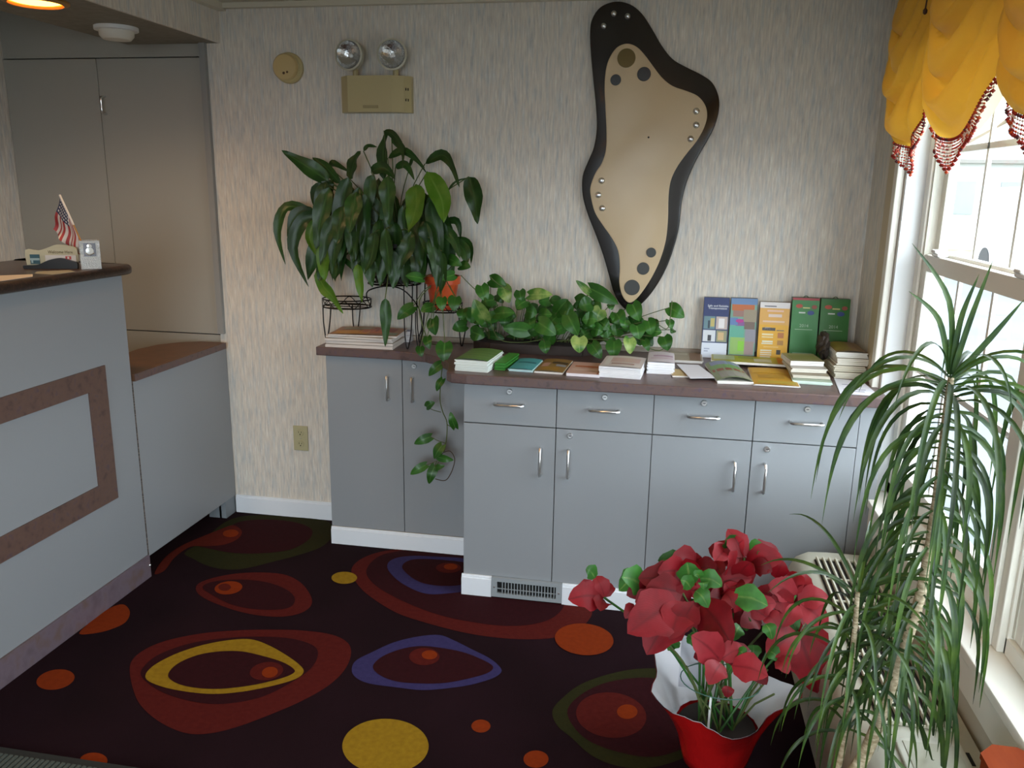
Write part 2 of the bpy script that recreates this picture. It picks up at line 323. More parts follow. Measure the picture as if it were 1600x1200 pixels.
# ------------------------------------------------------------------ cabinets along the back wall
H, HD, W = .876, .7174, .3577
def handle(a, b, yf, parent):
    a, b = Vector(a), Vector(b); d = (b-a).normalized(); o = Vector((0, -.03, 0))
    a.y = b.y = yf
    MB().tube([a, a+o*.75, a+o+d*.008, b+o-d*.008, b+o*.75, b], .005, 8).build('handle', CHROME, parent, smooth=True)
def lock(x, z, yf, parent):
    l = MB().lathe([(.0115, 0), (.0115, .004), (.0095, .0065), (.006, .0065), (.006, .0045)], (x, yf, z), (0, -1, 0), 16).build('lock', CHROME, parent, smooth=True)
    MB().box(x-.0045, x+.0045, yf-.0055, yf-.0045, z-.001, z+.001).build('keyhole', DARKGAP, l)
def base_cab(x0, label):
    c = thing('base_cabinet', (x0+W, -.3, 0), label, 'cabinet', 'deep cabinets along the back wall')
    D = .5957
    MB().box(x0, x0+2*W, -D+.02, -.002, .0, H).build('body', GREY, c)
    MB().box(x0+.002, x0+2*W-.002, -D+.012, -D+.021, .09, H-.002).build('gap_backing', DARKGAP, c)
    for k in (0, 1):
        a, b = x0+k*W+.0015, x0+(k+1)*W-.0015
        dw = MB().box(a, b, -D, -D+.018, HD+.002, H-.003, .0012).build('drawer', GREY, c); mx = (a+b)/2
        handle((mx-.054, 0, .800), (mx+.054, 0, .800), -D, dw); lock(mx, .849, -D, dw)
        dr = MB().box(a, b, -D, -D+.018, .0875, HD-.002, .0012).build('door', GREY, c)
        hx = b-.054 if k == 0 else a+.050
        handle((hx, 0, .530), (hx, 0, .636), -D, dr)
        if k: lock(a+.053, .692, -D, dr)
    return c
base_cab(0, 'grey base cabinet with two drawers and two doors above the floor vent')
base_cab(2*W, 'grey base cabinet with two drawers and two doors beside the window wall')
fl = MB().box(4*W+.0005, XR-.001, -.5957, -.56, 0, H-.002).build('cabinet_filler', GREY); tag(fl, 'narrow grey filler strip between base cabinet and window wall', 'panel')
c = thing('shallow_cabinet', (-.352, -.12, 0), 'shallow grey two-door cabinet under the plant stand', 'cabinet')
MB().box(-.700, -.003, -.23, -.002, 0, H).build('body', GREY, c)
MB().box(-.698, -.005, -.237, -.229, .085, H-.002).build('gap_backing', DARKGAP, c)
for a, b, hx, lk in ((-.700, -.3565, -.417, None), (-.3535, -.003, -.307, -.301)):
    dr = MB().box(a, b, -.249, -.231, .083, H-.003, .0012).build('door', GREY, c)
    handle((hx, 0, .695), (hx, 0, .799), -.249, dr)
    if lk: lock(lk, .848, -.249, dr)
ct = [(-.735, -.001), (-.735, -.15), (-.735, -.268), (-.55, -.270), (-.36, -.275), (-.24, -.295), (-.16, -.35), (-.10, -.44), (-.075, -.54), (-.066, -.595), (-.04, -.628), (.02, -.635), (.3, -.635), (.8, -.635), (1.2, -.635), (XR-.004, -.635), (XR-.004, -.3), (XR-.004, -.001), (.8, -.001), (0, -.001)]
ctop = thing('worktop', (.4, -.3, H), 'mottled mauve-brown laminate worktop with curved step over the grey cabinets', 'worktop')
slab(ct, H+.0005, .914, .004, 2).build('slab', BROWN, ctop)
MB().box(-.735, XR-.004, -.018, -.001, .914, .936, .002).build('backsplash', mat('pale_splash', 'a39a8a', .5, noise=((12, 3, 40), '8a7866', 3, .35, .65)), ctop)
# floor vent in the base
fv = thing('floor_vent', (.26, -.6, 0), 'grey metal register vent set in the cabinet base', 'vent')
VM = mat('vent_grey', '9aa1a4', .45, .2)
fr = MB().box(.119, .401, -.612, -.597, .006, .022).box(.119, .401, -.612, -.597, .072, .088).box(.119, .142, -.612, -.597, .022, .072).box(.378, .401, -.612, -.597, .022, .072).build('frame', VM, fv)
MB().box(.142, .378, -.5995, -.597, .022, .072).build('dark_duct', DARKGAP, fv)
for i in range(18):
    x = .163+i*.0122
    MB().box(x-.0016, x+.0016, -.610, -.600, .022, .072).build('louver', VM, fv)
MB().box(.142, .378, -.609, -.606, .040, .043).build('bar', VM, fv)
for x in (.1305, .3895): MB().lathe([(.004, 0), (.003, .002)], (x, -.612, .047), (0, -1, 0), 8).build('screw', CHROME, fv)
# outlet
ol = thing('wall_outlet', (-.948, 0, .342), 'ivory duplex power outlet low on the papered wall', 'outlet')
OM = mat('ivory_plastic', 'b5ad86', .4)
MB().box(-.985, -.911, -.007, -.0005, .344, .468, .003).build('plate', OM, ol)
for z in (.378, .434):
    s_ = MB().lathe([(.0165, 0), (.0165, .002), (.015, .003)], (-.948, -.007, z), (0, -1, 0), 16).build('socket', OM, ol)
    MB().box(-.956, -.954, -.0105, -.0095, z, z+.008).box(-.943, -.941, -.0105, -.0095, z, z+.008).lathe([(.003, 0), (.003, .0006)], (-.948, -.0098, z-.007), (0, -1, 0), 8).build('slots', DARKGAP, s_)
MB().lathe([(.003, 0), (.002, .0015)], (-.948, -.007, .406), (0, -1, 0), 8).build('screw', CHROME, ol)

# ------------------------------------------------------------------ things on the back wall
# round disc (heat detector)
IV = mat('ivory_shell', 'c6ad78', .45); IV2 = mat('tan_shell', 'b9a878', .45)
dc = thing('heat_detector', (-.924, 0, 2.02), 'round ivory detector disc on the wall', 'detector')
MB().lathe([(.064, 0), (.064, .016), (.058, .022)], (-.92, -.0005, 2.083), (0, -1, 0), 28).build('base', IV2, dc, smooth=True)
MB().lathe([(.055, 0), (.055, .014), (.05, .02), (.03, .0225)], (-.928, -.022, 2.085), (0, -1, 0), 28).build('cover', IV, dc, smooth=True)
MB().lathe([(.006, 0), (.006, .001)], (-.930, -.0445, 2.059), (0, -1, 0), 8).lathe([(.005, 0), (.005, .001)], (-.914, -.0445, 2.063), (0, -1, 0), 8).build('dots', mat('dot_brown', '5a4224', .6), dc)
# emergency light
el_ = thing('emergency_light', (-.52, 0, 1.895), 'beige twin-head emergency light high on the papered wall', 'lamp')
EB = mat('beige_housing', 'b3a578', .42)
MB().prism([(-.676, -.001, 1.897), (-.676, -.03, 1.897), (-.632, -.075, 1.897), (-.44, -.075, 1.897), (-.392, -.05, 1.897), (-.366, -.03, 1.897), (-.366, -.001, 1.897)], (0, 0, .146)).build('housing', EB, el_)
MB().box(-.565, -.497, -.0775, -.0745, 1.912, 1.924, .001).build('test_button', mat('housing_dark', '96895f', .45), el_)
MB().box(-.386, -.383, -.0485, -.044, 1.985, 1.995).box(-.378, -.375, -.042, -.038, 1.985, 1.995).box(-.386, -.383, -.0485, -.044, 1.942, 1.952).box(-.378, -.375, -.042, -.038, 1.942, 1.952).build('slots', DARKGAP, el_)
GLS = mat('lamp_lens', 'd9d9d4', .12, .0, coat=1); REFL = mat('lamp_reflector', 'c9c9c6', .18, .9, bump=((90, 90, 90), .6, .004))
for hx, ax in ((-.625, (-.12, -1, .02)), (-.448, (.10, -1, .02))):
    c0 = Vector((hx+.012, -.035, 2.122)); a = Vector(ax).normalized()
    MB().tube([(hx+.02, -.045, 2.04), (hx+.02, -.045, 2.07)], .012, 10).build('neck', EB, el_)
    hd_ = MB().lathe([(.020, -.02), (.045, 0), (.058, .02), (.063, .045), (.063, .052), (.056, .054)], c0, a, 28, capt=False).build('lamp_head', mat('head_shell', 'bdb9a4', .35), el_, smooth=True)
    MB().lathe([(.056, .051), (.050, .040), (.030, .026), (.010, .020)], c0, a, 28, capb=False).build('reflector', REFL, hd_, smooth=True)
    MB().lathe([(.008, .022), (.010, .034), (.006, .042), (.001, .044)], c0, a, 12).build('bulb', GLS, hd_, smooth=True)
# biomorphic wall panel
wa = thing('wall_art', (.42, 0, 1.12), 'freeform black and cream wall panel with dots and silver studs', 'wall art')
q = lambda p, y=-.03: onY(y, 880+p[0]/2.4, p[1]/2.4)
O1 = [(100,120),(108,70),(140,25),(195,5),(250,15),(295,50),(335,110),(370,170),(410,220),(460,250),(520,280),(560,310),(583,360),(585,410),(570,470),(540,530),(500,600),(465,680),(445,760),(435,850),(415,930),(385,1010),(345,1080),(300,1135),(255,1165),(220,1150),(190,1100),(170,1030),(150,960),(125,890),(90,800),(72,730),(72,660),(95,600),(115,550),(125,480),(122,400),(112,300),(103,200)]
O2 = [(240,163),(275,175),(305,205),(335,245),(370,290),(410,322),(460,340),(505,360),(533,395),(540,435),(528,480),(500,530),(460,580),(425,630),(403,680),(395,740),(393,820),(385,900),(365,970),(335,1035),(300,1090),(270,1125),(245,1135),(222,1110),(210,1060),(212,1000),(205,940),(180,890),(145,840),(118,795),(104,740),(102,700),(120,650),(145,610),(160,560),(162,490),(158,400),(155,320),(162,250),(180,205),(205,175)]
def plate(pts, y0, y1, r):      # upright plate, edge rounded to the front, y1 < y0
    w = cr([q(p, y1) for p in pts], 4, True)
    n = len(w); cx = sum((p for p in w), Vector())/n; nr = []
    ar = sum(w[i].x*w[(i+1) % n].z-w[(i+1) % n].x*w[i].z for i in range(n)); sg = 1 if ar > 0 else -1
    for i in range(n): t = (w[(i+1) % n]-w[i-1]).normalized(); nr.append(Vector((t.z, 0, -t.x))*sg)
    rings = [[Vector((p.x, y0, p.z)) for p in w]]
    for k in range(4):
        a = math.pi/2*k/3; rings.append([w[i]-nr[i]*(r*(1-math.cos(a)))+Vector((0, r-r*math.sin(a), 0)) for i in range(n)])
    vs = [v for g in rings for v in g]; fs = [[k*n+i, k*n+(i+1) % n, (k+1)*n+(i+1) % n, (k+1)*n+i] for k in range(len(rings)-1) for i in range(n)]
    return MB().add(vs, fs+[list(range(n)), [(len(rings)-1)*n+i for i in range(n)]])
BLK = mat('gloss_black', '17110f', .2, coat=.6)
plate(O1, -.002, -.028, .006).build('black_backboard', BLK, wa, smooth=True)
plate(O2, -.028, -.040, .003).build('cream_panel', mat('cream_lacquer', 'd2bb96', .35, noise=((4, 4, 4), 'c8b08b', 2, .3, .7)), wa, smooth=True)
for x, y, r, mm in ((237,218,32,'olive'),(197,300,19,'b'),(303,278,24,'b'),(330,947,18,'g'),(300,1007,23,'g'),(258,1078,29,'g')):
    p = q((x, y), -.040); rr = r/2.4*.00271
    MB().lathe([(rr, 0), (rr, .0025), (rr*.95, .003)], p, (0, -1, 0), 24).build('dot', {'olive': mat('olive_disc', '5c4a1c', .25, .5), 'b': BLK, 'g': mat('charcoal_disc', '26261f', .4)}[mm], wa)
for x, y in ((499,417),(499,469),(478,521),(144,677),(132,731),(147,781)):
    MB().lathe([(.0130, 0), (.0125, .005), (.009, .009), (.003, .0105)], q((x, y), -.040), (0, -1, 0), 16).build('stud', CHROME, wa, smooth=True)
for x, y in ((190,51),(242,61),(152,97)):
    MB().lathe([(.0115, 0), (.011, .005), (.008, .009), (.003, .0105)], q((x, y), -.028), (0, -1, 0), 16).build('stud', CHROME, wa, smooth=True)
MB().lathe([(.004, 0), (.004, .001)], q((320, 515), -.040), (0, -1, 0), 8).build('centre_hole', DARKGAP, wa)

# ------------------------------------------------------------------ soffit fixtures
sd = thing('smoke_detector', (-1.463, -.40, 2.13), 'white dome smoke detector under the soffit', 'detector')
MB().lathe([(.082, 0), (.082, .014), (.070, .016)], (-1.463, -.40, ZS-.0005), (0, 0, -1), 32).build('base', WHITE, sd, smooth=True)
MB().lathe([(.066, .016), (.064, .035), (.052, .048), (.02, .052)], (-1.463, -.40, ZS), (0, 0, -1), 32).build('dome', mat('detector_white', 'd8d4c6', .5), sd, smooth=True)
def downlight(name, c, z, label, power, col, group=None):
    t = thing(name, (c[0], c[1], z-.012), label, 'lamp', group)
    MB().lathe([(.105, 0), (.105, .006), (.086, .012), (.082, .006), (.082, .0)], (c[0], c[1], z-.0005), (0, 0, -1), 32, capb=False, capt=False).build('trim_ring', mat('ring_gold', 'b3823c', .35, .3), t, smooth=True)
    MB().lathe([(.082, .0), (.07, .004), (.001, .007)], (c[0], c[1], z-.001), (0, 0, -1), 32, capb=False).build('lens', mat('warm_lens', 'ffb25a', .5, emit=('ffa040', 6)), t, smooth=True)
    l = bpy.data.lights.new(name+'_bulb', 'SPOT'); l.energy = power; l.color = col; l.spot_size = math.radians(150); l.spot_blend = .8; l.shadow_soft_size = .07
    o = bpy.data.objects.new(name+'_bulb', l); COL.objects.link(o); o.parent = t; o.location = (0, 0, -.02)
WARM = (1, .66, .34)
downlight('recessed_light', (-1.43, -.875), ZS, 'warm glowing recessed downlight in the soffit over the counter', 9, WARM)
downlight('added_office_light', (-2.0, -1.7), ZC, 'unseen ceiling downlight added to brighten the closet behind the reception counter', 6, (1, .84, .66))  # lamp out of view, added to lift the dark closet alcove
for x, y in ((-.55, -1.5), (.75, -1.5), (-.55, -3.3), (.75, -3.3)):  # invented downlights out of view, added for warm light in the lobby
    downlight('added_ceiling_light', (x, y), ZC, 'unseen recessed downlight added to warm the lobby', 4.5, WARM, 'added lobby ceiling downlights')

# ------------------------------------------------------------------ window
wy = ((-.525, -1.475), (-1.60, -2.55))
tr3 = MB()
tr3.box(XR-.018, XR-.001, -.31, -.425, .50, 2.23, .003); CAS = mat('casing_cream', 'bfae8c', .5)
struct('trim_3', tr3, CAS, 'cream casing board beside the window')
struct('trim_4', MB().box(XR-.026, XR-.001, -.425, -.470, .52, 2.12, .004).box(XR-.018, XR-.001, -.425, -2.75, 2.13, 2.23, .003).box(XR-.018, XR-.001, -2.605, -2.75, .50, 2.13, .003), WINW, 'white inner casing round the window')
struct('trim_5', MB().box(XR-.024, XR+.085, -.43, -2.66, WZ0-.028, WZ0, .004).box(XR-.016, XR-.001, -.43, -2.62, WZ0-.115, WZ0-.030, .003), WINW, 'cream window stool and apron')
struct('trim_6', MB().box(XR+.001, XR+.149, WY0+.002, WY0-.014, WZ0, WZ1).box(XR+.001, XR+.149, WY1-.002, WY1+.014, WZ0, WZ1).box(XR+.001, XR+.149, WY0, WY1, WZ1-.014, WZ1), mat('reveal_white', 'e2e4e4', .4), 'white jamb lining of the window')
glass = bpy.data.materials.new('window_glass'); glass.use_nodes = True; nt = glass.node_tree
tb = nt.nodes.new('ShaderNodeBsdfTransparent'); gb = nt.nodes.new('ShaderNodeBsdfGlossy'); gb.inputs['Roughness'].default_value = .02; ms = nt.nodes.new('ShaderNodeMixShader'); ms.inputs[0].default_value = .05
nt.links.new(tb.outputs[0], ms.inputs[1]); nt.links.new(gb.outputs[0], ms.inputs[2]); nt.links.new(ms.outputs[0], nt.nodes['Material Output'].inputs[0])
for i, (a, b) in enumerate(wy):
    wn = bpy.data.objects.new('window_%d' % (i+1), None); COL.objects.link(wn); wn.location = (1.6, (a+b)/2, WZ0); wn['kind'] = 'structure'
    wn['label'] = ('white double-hung window next to the back wall', 'white double-hung window nearer the entry')[i]
    e0, e1 = (WY0-.014, -1.475) if i == 0 else (-1.60, WY1+.014)
    MB().box(1.575, 1.66, e0, a-.012, WZ0, WZ1-.014, .003).box(1.575, 1.66, b+.012, e1, WZ0, WZ1-.014, .003).box(1.575, 1.66, e0, e1, WZ0, .575, .003).box(1.575, 1.66, e0, e1, 2.07, WZ1-.014, .003).build('frame', WINW, wn)
    MB().box(1.583, 1.598, a-.012, a-.024, .58, 2.06).box(1.583, 1.598, b+.012, b+.024, .58, 2.06).build('track', mat('track_grey', 'c9c6b8', .5), wn)
    for nm, x, z0, z1, zr in (('lower_sash', 1.60, .577, 1.40, (.65, 1.345)), ('upper_sash', 1.63, 1.365, 2.07, (1.41, 2.025))):
        A0, B0 = a-.013, b+.013
        s_ = MB().box(x-.014, x+.014, A0, A0-.045, z0, z1, .003).box(x-.014, x+.014, B0, B0+.045, z0, z1, .003).box(x-.014, x+.014, A0-.045, B0+.045, z0, zr[0], .003).box(x-.014, x+.014, A0-.045, B0+.045, zr[1], z1, .003).build(nm, WINW, wn)
        ys = [A0-.045, A0-.045+(B0-A0+.09)/3, A0-.045+(B0-A0+.09)*2/3, B0+.045]; zs = [zr[0], (zr[0]+zr[1])/2+(.02 if nm == 'upper_sash' else .01), zr[1]]
        mu = MB()
        for yy in ys[1:3]: mu.box(x+.001, x+.012, yy-.008, yy+.008, zr[0], zr[1])
        mu.box(x+.001, x+.012, ys[0], ys[3], zs[1]-.009, zs[1]+.009).build('muntin', WINW, s_)
        for k in range(3):
            for j in range(2):
                MB().box(x-.002, x, ys[k], ys[k+1], zs[j], zs[j+1]).build('pane', glass, s_)
    for yy in (a-.14, b+.14):
        MB().box(1.582, 1.62, yy-.03, yy+.03, 1.4005, 1.412, .003).box(1.578, 1.60, yy-.012, yy+.028, 1.412, 1.422, .003).build('sash_lock', WHITE, wn)
struct('trim_7', MB().box(1.56, 1.66, -1.475, -1.60, WZ0, WZ1-.014, .004).box(1.548, 1.56, -1.505, -1.57, WZ0, WZ1-.014, .003), WINW, 'cream mullion post between the two windows')

# ------------------------------------------------------------------ outdoors
GZ = -.35
struct('ground', MB().box(1.9, 70, -40, 45, GZ-.1, GZ), mat('asphalt_pale', '484d50', .9, noise=((.6, .6, .6), '55595a', 4, .3, .7)), 'pale parking lot outside the window')
struct('ground_front', MB().box(-40, 40, -45, YF-.3, GZ-.12, GZ-.01), mat('asphalt_pale'), 'pale parking lot in front of the entry')
gs = MB().box(2, 68, 19, 44, GZ+.0005, GZ+.03).build('grass_verge', mat('dry_grass', '77755a', .95, noise=((2, 2, 2), '6b6e4c', 4, .3, .7))); gs['kind'] = 'structure'; gs['label'] = 'dry grass verge beyond the parking lot'
bl = thing('white_building', (13, 30, GZ+.03), 'long white building across the parking lot', 'building')
MB().box(9.5, 17, 28, 33, GZ+.031, 2.6).build('wall', mat('white_siding', 'a4a6a4', .7), bl)
MB().prism([(9.2, 27.7, 2.6), (17.3, 27.7, 2.6), (17.3, 30.5, 4.0), (9.2, 30.5, 4.0)], (0, 0, .12)).prism([(9.2, 33.3, 2.6), (17.3, 33.3, 2.6), (17.3, 30.5, 4.0), (9.2, 30.5, 4.0)], (0, 0, .12)).build('roof', mat('shingle_grey', '6d6a65', .9), bl)
for x in (10.6, 12.4, 14.2): MB().box(x-.5, x+.5, 27.94, 28.0, .9, 2.0).build('window', mat('far_pane', '6d7478', .2), bl)
def bare_tree(x, y, h, label):
    t = thing('bare_tree', (x, y, GZ+.03), label, 'tree', 'bare trees beyond the parking lot')
    BK = mat('bark', '5f5548', .9); MB().tube([(x, y, GZ+.03), (x+.1, y, h*.35), (x, y+.15, h*.7)], [.22, .16, .07], 8).build('trunk', BK, t)
    br = MB()
    def grow(p, d, l, r, n):
        e = p+d*l; br.tube([p, e], [r, r*.6], 4, cap=False)
        if n:
            for _ in range(3):
                grow(e, (d+Vector((random.uniform(-.7, .7), random.uniform(-.7, .7), random.uniform(-.2, .5)))).normalized(), l*.72, r*.55, n-1)
    for k in range(9):
        z = h*(.3+.045*k); grow(Vector((x+.05, y+.05, z)), Vector((math.cos(k*2.4), math.sin(k*2.4), .6)).normalized(), h*.16, .07, 4)
    br.build('branches', mat('twig', '6f6250', .9), t, fixn=False)
for x, y, h, lab in ((8.4, 22.5, 9, 'leafless brown tree on the grass between the van and the white building'), (11.6, 36, 12, 'tall leafless tree rising behind the white building')): bare_tree(x, y, h, lab)
for x, y, g in ((9.4, 17.0, 'white'), ):
    t = thing('parked_van', (x, y, GZ), 'white van parked outside the window', 'van')
    MB().prism([(x-1, y-2.4, .0), (x-1, y+2.4, .0), (x-1, y+2.4, 1.0), (x-1, y+1.6, 1.1), (x-1, y+1.1, 1.75), (x-1, y-2.3, 1.8)], (2, 0, 0)).build('body', mat('van_white', 'b9bbbc', .3), t)
    MB().box(x-1.006, x-1.0, y-.1, y+1.0, 1.1, 1.6).build('window', mat('van_glass', '70767a', .3), t)
    for yy in (y-1.5, y+1.5):
        MB().lathe([(.34, 0), (.34, .2)], (x-1.02, yy, GZ+.34), (1, 0, 0), 20).build('wheel', mat('tyre', '1c1c1c', .8), t)

# ------------------------------------------------------------------ heater under the window
ht = thing('heater_unit', (1.36, -1.5, 0), 'beige heating unit with top grille under the window', 'heater')
HB = mat('heater_beige', 'b9b7a6', .45); YA, YB = -.66, -2.55
prof = [(1.225, .02), (1.22, .24), (1.225, .29), (1.245, .33), (1.28, .349), (1.34, .353), (1.50, .353), (1.50, .02)]
rows = []
for y, ins in ((YA+.0, .035), (YA-.012, .012), (YA-.035, 0), (YB, 0)):
    rows.append([Vector((x+ins*(1 if x < 1.4 else 0), y, z-ins*.6*(z > .2))) for x, z in prof])
hb = MB(); n = len(prof); vs = [v for r_ in rows for v in r_]
hb.add(vs, [[k*n+i, k*n+(i+1) % n, (k+1)*n+(i+1) % n, (k+1)*n+i] for k in range(3) for i in range(n)]+[list(range(n)), [3*n+i for i in range(n)]])
hb.build('casing', HB, ht, smooth=True)
MB().box(1.296, 1.476, -.76, -1.68, .3505, .3545).build('dark_well', mat('grille_dark', '1b1613', .8), ht)
GB = mat('grille_bar', 'c4c0ad', .4)
for i in range(9):
    x = 1.304+i*.0205; MB().box(x-.003, x+.003, -.757, -1.683, .3545, .366, .001).build('grille_bar', GB, ht)
for i in range(7):
    y = -.76-i*.153; MB().box(1.300, 1.472, y-.003, y+.003, .3545, .360).build('cross_bar', GB, ht)
ld = MB().box(1.315, 1.462, -1.735, -1.93, .353, .361, .003).build('control_lid', HB, ht)
MB().box(1.33, 1.447, -1.75, -1.915, .361, .3635, .001).build('lid_panel', mat('lid_inner', 'aaa893', .45), ld)
MB().box(1.466, 1.474, -1.755, -1.80, .3525, .3545).build('slot', DARKGAP, ht)
# octagonal wooden box
ox = thing('wooden_box', (1.448, -2.02, .353), 'small orange-brown octagonal wooden box on the heater', 'box')
OW = mat('orange_wood', '6e2704', .75, spec=.15, noise=((40, 8, 40), '7a3008', 4, .3, .7))
oc = [(1.452+.058*math.cos(math.radians(22.5+45*k)), -2.015+.058*math.sin(math.radians(22.5+45*k)), .354) for k in range(8)]
MB().prism(oc, (0, 0, .155)).build('body', OW, ox)
ol2 = [(1.452+(p[0]-1.452)*1.05, -2.015+(p[1]+2.015)*1.05, .509) for p in oc]; MB().prism(ol2, (0, 0, .012)).build('lid', OW, ox)

# ------------------------------------------------------------------ valance
va = thing('window_valance', (1.44, -1.5, 1.7), 'golden yellow swagged valance with red beaded fringe over the window', 'valance')
def fabric():
    m = mat('gold_satin', 'efbe48', .40, spec=.5, trans=('f6be3e', .36)); return m
GOLD = fabric(); LIN = mat('valance_lining', 'd8cfb4', .8, trans=('e6dcc0', .4)); BEADS = [mat('bead_red', '9c1f14', .2), mat('bead_orange', 'c9481c', .2), mat('bead_clear', 'd9b9a4', .15), mat('bead_plum', '5a1f2a', .2)]
ZT = 2.28
def swag(y0, y1, zc0, zc1, zb, lin_off):
    nu, nv = 28, 44; mb = MB(); vs = []; bot = []
    for j in range(nv+1):
        v = j/nv
        for i in range(nu+1):
            u = i/nu; s = math.sin(math.pi*u)**.75 if 0 < u < 1 else 0
            zc = zc0+(zc1-zc0)*u; ze = zc-(zc-zb)*s; z = ZT+(ze-ZT)*v
            y = y0+(y1-y0)*u; puff = .012+.075*s*(.35+.65*math.sin(math.pi*min(1, v*.9+.1))**.7)
            sag = z-.26*(1-math.sin(math.pi*u)); fold = (.050*abs(math.sin(sag*30+.9*math.sin(5*u+3*y0)))**.8+.008*math.sin(sag*97+u*11)-.012)*s*(.6+.4*v)
            g = .012*math.sin(u*26)*(1-s)*(v > .02)
            under = .035*s*max(0, v-.9)*10
            vs.append(Vector((1.480-puff*.75-fold+g*.5+under, y+.006*math.sin(v*20+u*3)*s, z)))
    n = nu+1
    mb.add(vs, [[j*n+i, j*n+i+1, (j+1)*n+i+1, (j+1)*n+i] for j in range(nv) for i in range(nu)])
    o = mb.build('swag', GOLD, va, smooth='all', fixn=False)
    bm_ = MB(); K = 64
    for k in range(K+1):
        u = k/K; f = u*nu; i = min(nu-1, int(f)); p = vs[nv*n+i].lerp(vs[nv*n+i+1], f-i)
        zig = abs(((u*3) % 1)*2-1); L = .020+.066*math.sin(math.pi*u)*(1-.62*zig) ; nb = max(2, int(L/.0085))
        for b_ in range(nb+1):
            c = p-Vector((0, 0, .004+b_*.0085)); last = b_ == nb; r = .0064 if last else (.0058 if b_ == 0 else .0036)
            bm_.k = random.choice((0, 0, 1, 3)) if (last or b_ == 0) else random.choice((2, 2, 1, 0))
            bm_.add([c+Vector(q_)*r for q_ in ((1,0,0),(-1,0,0),(0,1,0),(0,-1,0),(0,0,1),(0,0,-1))], [(0,2,4),(2,1,4),(1,3,4),(3,0,4),(2,0,5),(1,2,5),(3,1,5),(0,3,5)])
        if k % 2 == 0: bm_.k = 2; bm_.tube([p, p-Vector((0, 0, L))], .0006, 3)
    fo = bm_.build('bead_fringe', BEADS, o, smooth='all', fixn=False); fo['kind'] = 'stuff'
    lb = MB(); lv = []
    for j in range(9):
        for i in range(13):
            u = i/12; s = math.sin(math.pi*u)**.75 if 0 < u < 1 else 0; zc = zc0+(zc1-zc0)*u; ze = zc-.03-(zc-zb-.03)*s
            lv.append(Vector((1.4835, y0+(y1-y0)*u+lin_off*(j/8), ZT+(ze-ZT)*j/8)))
    lb.add(lv, [[j*13+i, j*13+i+1, (j+1)*13+i+1, (j+1)*13+i] for j in range(8) for i in range(12)]).build('lining', LIN, o, smooth='all', fixn=False)
swag(-.43, -.81, 1.90, 1.925, 1.745, -.03); swag(-.81, -1.35, 1.925, 1.92, 1.745, -.06); swag(-1.35, -1.93, 1.92, 1.915, 1.755, -.03); swag(-1.93, -2.51, 1.915, 1.915, 1.755, 0)
MB().box(1.46, 1.51, -.43, -2.60, 2.27, 2.30).build('header_board', GOLD, va)
for y in (-.80, -1.34, -1.92): MB().tube([(1.435, y, 2.24), (1.43, y+.006, 2.125)], .0022, 6).lathe([(.002, 0), (.0065, .006), (.006, .014), (.002, .018)], (1.43, y+.006, 2.125), (0, 0, -1), 8).build('cord_drop', mat('cord_dark', '4a2a1c', .6), va)
# ------------------------------------------------------------------ leaves
def leafmat(name, c1, c2, vein, rough=.38, tr=.2, vary=.25):
    m = bpy.data.materials.new(name); MATS[name] = m; m.use_nodes = True; nt = m.node_tree; b = nt.nodes['Principled BSDF']; N = nt.nodes.new; L = nt.links.new
    uv = N('ShaderNodeUVMap'); sp = N('ShaderNodeSeparateXYZ'); L(uv.outputs[0], sp.inputs[0])
    ab = N('ShaderNodeMath'); ab.operation = 'SUBTRACT'; L(sp.outputs[0], ab.inputs[0]); ab.inputs[1].default_value = .5
    a2 = N('ShaderNodeMath'); a2.operation = 'ABSOLUTE'; L(ab.outputs[0], a2.inputs[0])
    rp = N('ShaderNodeValToRGB'); L(a2.outputs[0], rp.inputs[0]); e = rp.color_ramp.elements
    e[0].position = .0; e[0].color = lin(vein); e[1].position = .07; e[1].color = lin(c1); q_ = e.new(.5); q_.color = lin(c1)
    geo = N('ShaderNodeNewGeometry'); nz = N('ShaderNodeTexNoise'); nz.inputs['Scale'].default_value = 22; nz.inputs['Detail'].default_value = 3; L(geo.outputs['Position'], nz.inputs[0])
    mr0 = N('ShaderNodeMapRange'); L(nz.outputs[0], mr0.inputs[0]); mr0.inputs[1].default_value = .4; mr0.inputs[2].default_value = .7
    mx = N('ShaderNodeMix'); mx.data_type = 'RGBA'; L(mr0.outputs[0], mx.inputs[0]); L(rp.outputs[0], mx.inputs[6]); mx.inputs[7].default_value = lin(c2)
    oi = N('ShaderNodeObjectInfo'); hs = N('ShaderNodeHueSaturation'); mr = N('ShaderNodeMapRange'); L(oi.outputs['Random'], mr.inputs[0]); mr.inputs[3].default_value = 1-vary; mr.inputs[4].default_value = 1+vary
    L(mr.outputs[0], hs.inputs['Value']); L(mx.outputs[2], hs.inputs['Color']); L(hs.outputs[0], b.inputs['Base Color'])
    b.inputs['Roughness'].default_value = rough; b.inputs['Specular IOR Level'].default_value = .4
    wv = N('ShaderNodeTexWave'); wv.inputs['Scale'].default_value = 9; mp = N('ShaderNodeMapping'); mp.inputs['Rotation'].default_value = (0, 0, 1.0); L(uv.outputs[0], mp.inputs[0]); L(mp.outputs[0], wv.inputs[0])
    bp = N('ShaderNodeBump'); bp.inputs['Strength'].default_value = .10; bp.inputs['Distance'].default_value = .0015; L(wv.outputs[1], bp.inputs['Height']); L(bp.outputs[0], b.inputs['Normal'])
    t = N('ShaderNodeBsdfTranslucent'); L(hs.outputs[0], t.inputs[0]); ms = N('ShaderNodeMixShader'); ms.inputs[0].default_value = tr
    L(b.outputs[0], ms.inputs[1]); L(t.outputs[0], ms.inputs[2]); L(ms.outputs[0], nt.nodes['Material Output'].inputs[0])
    return m
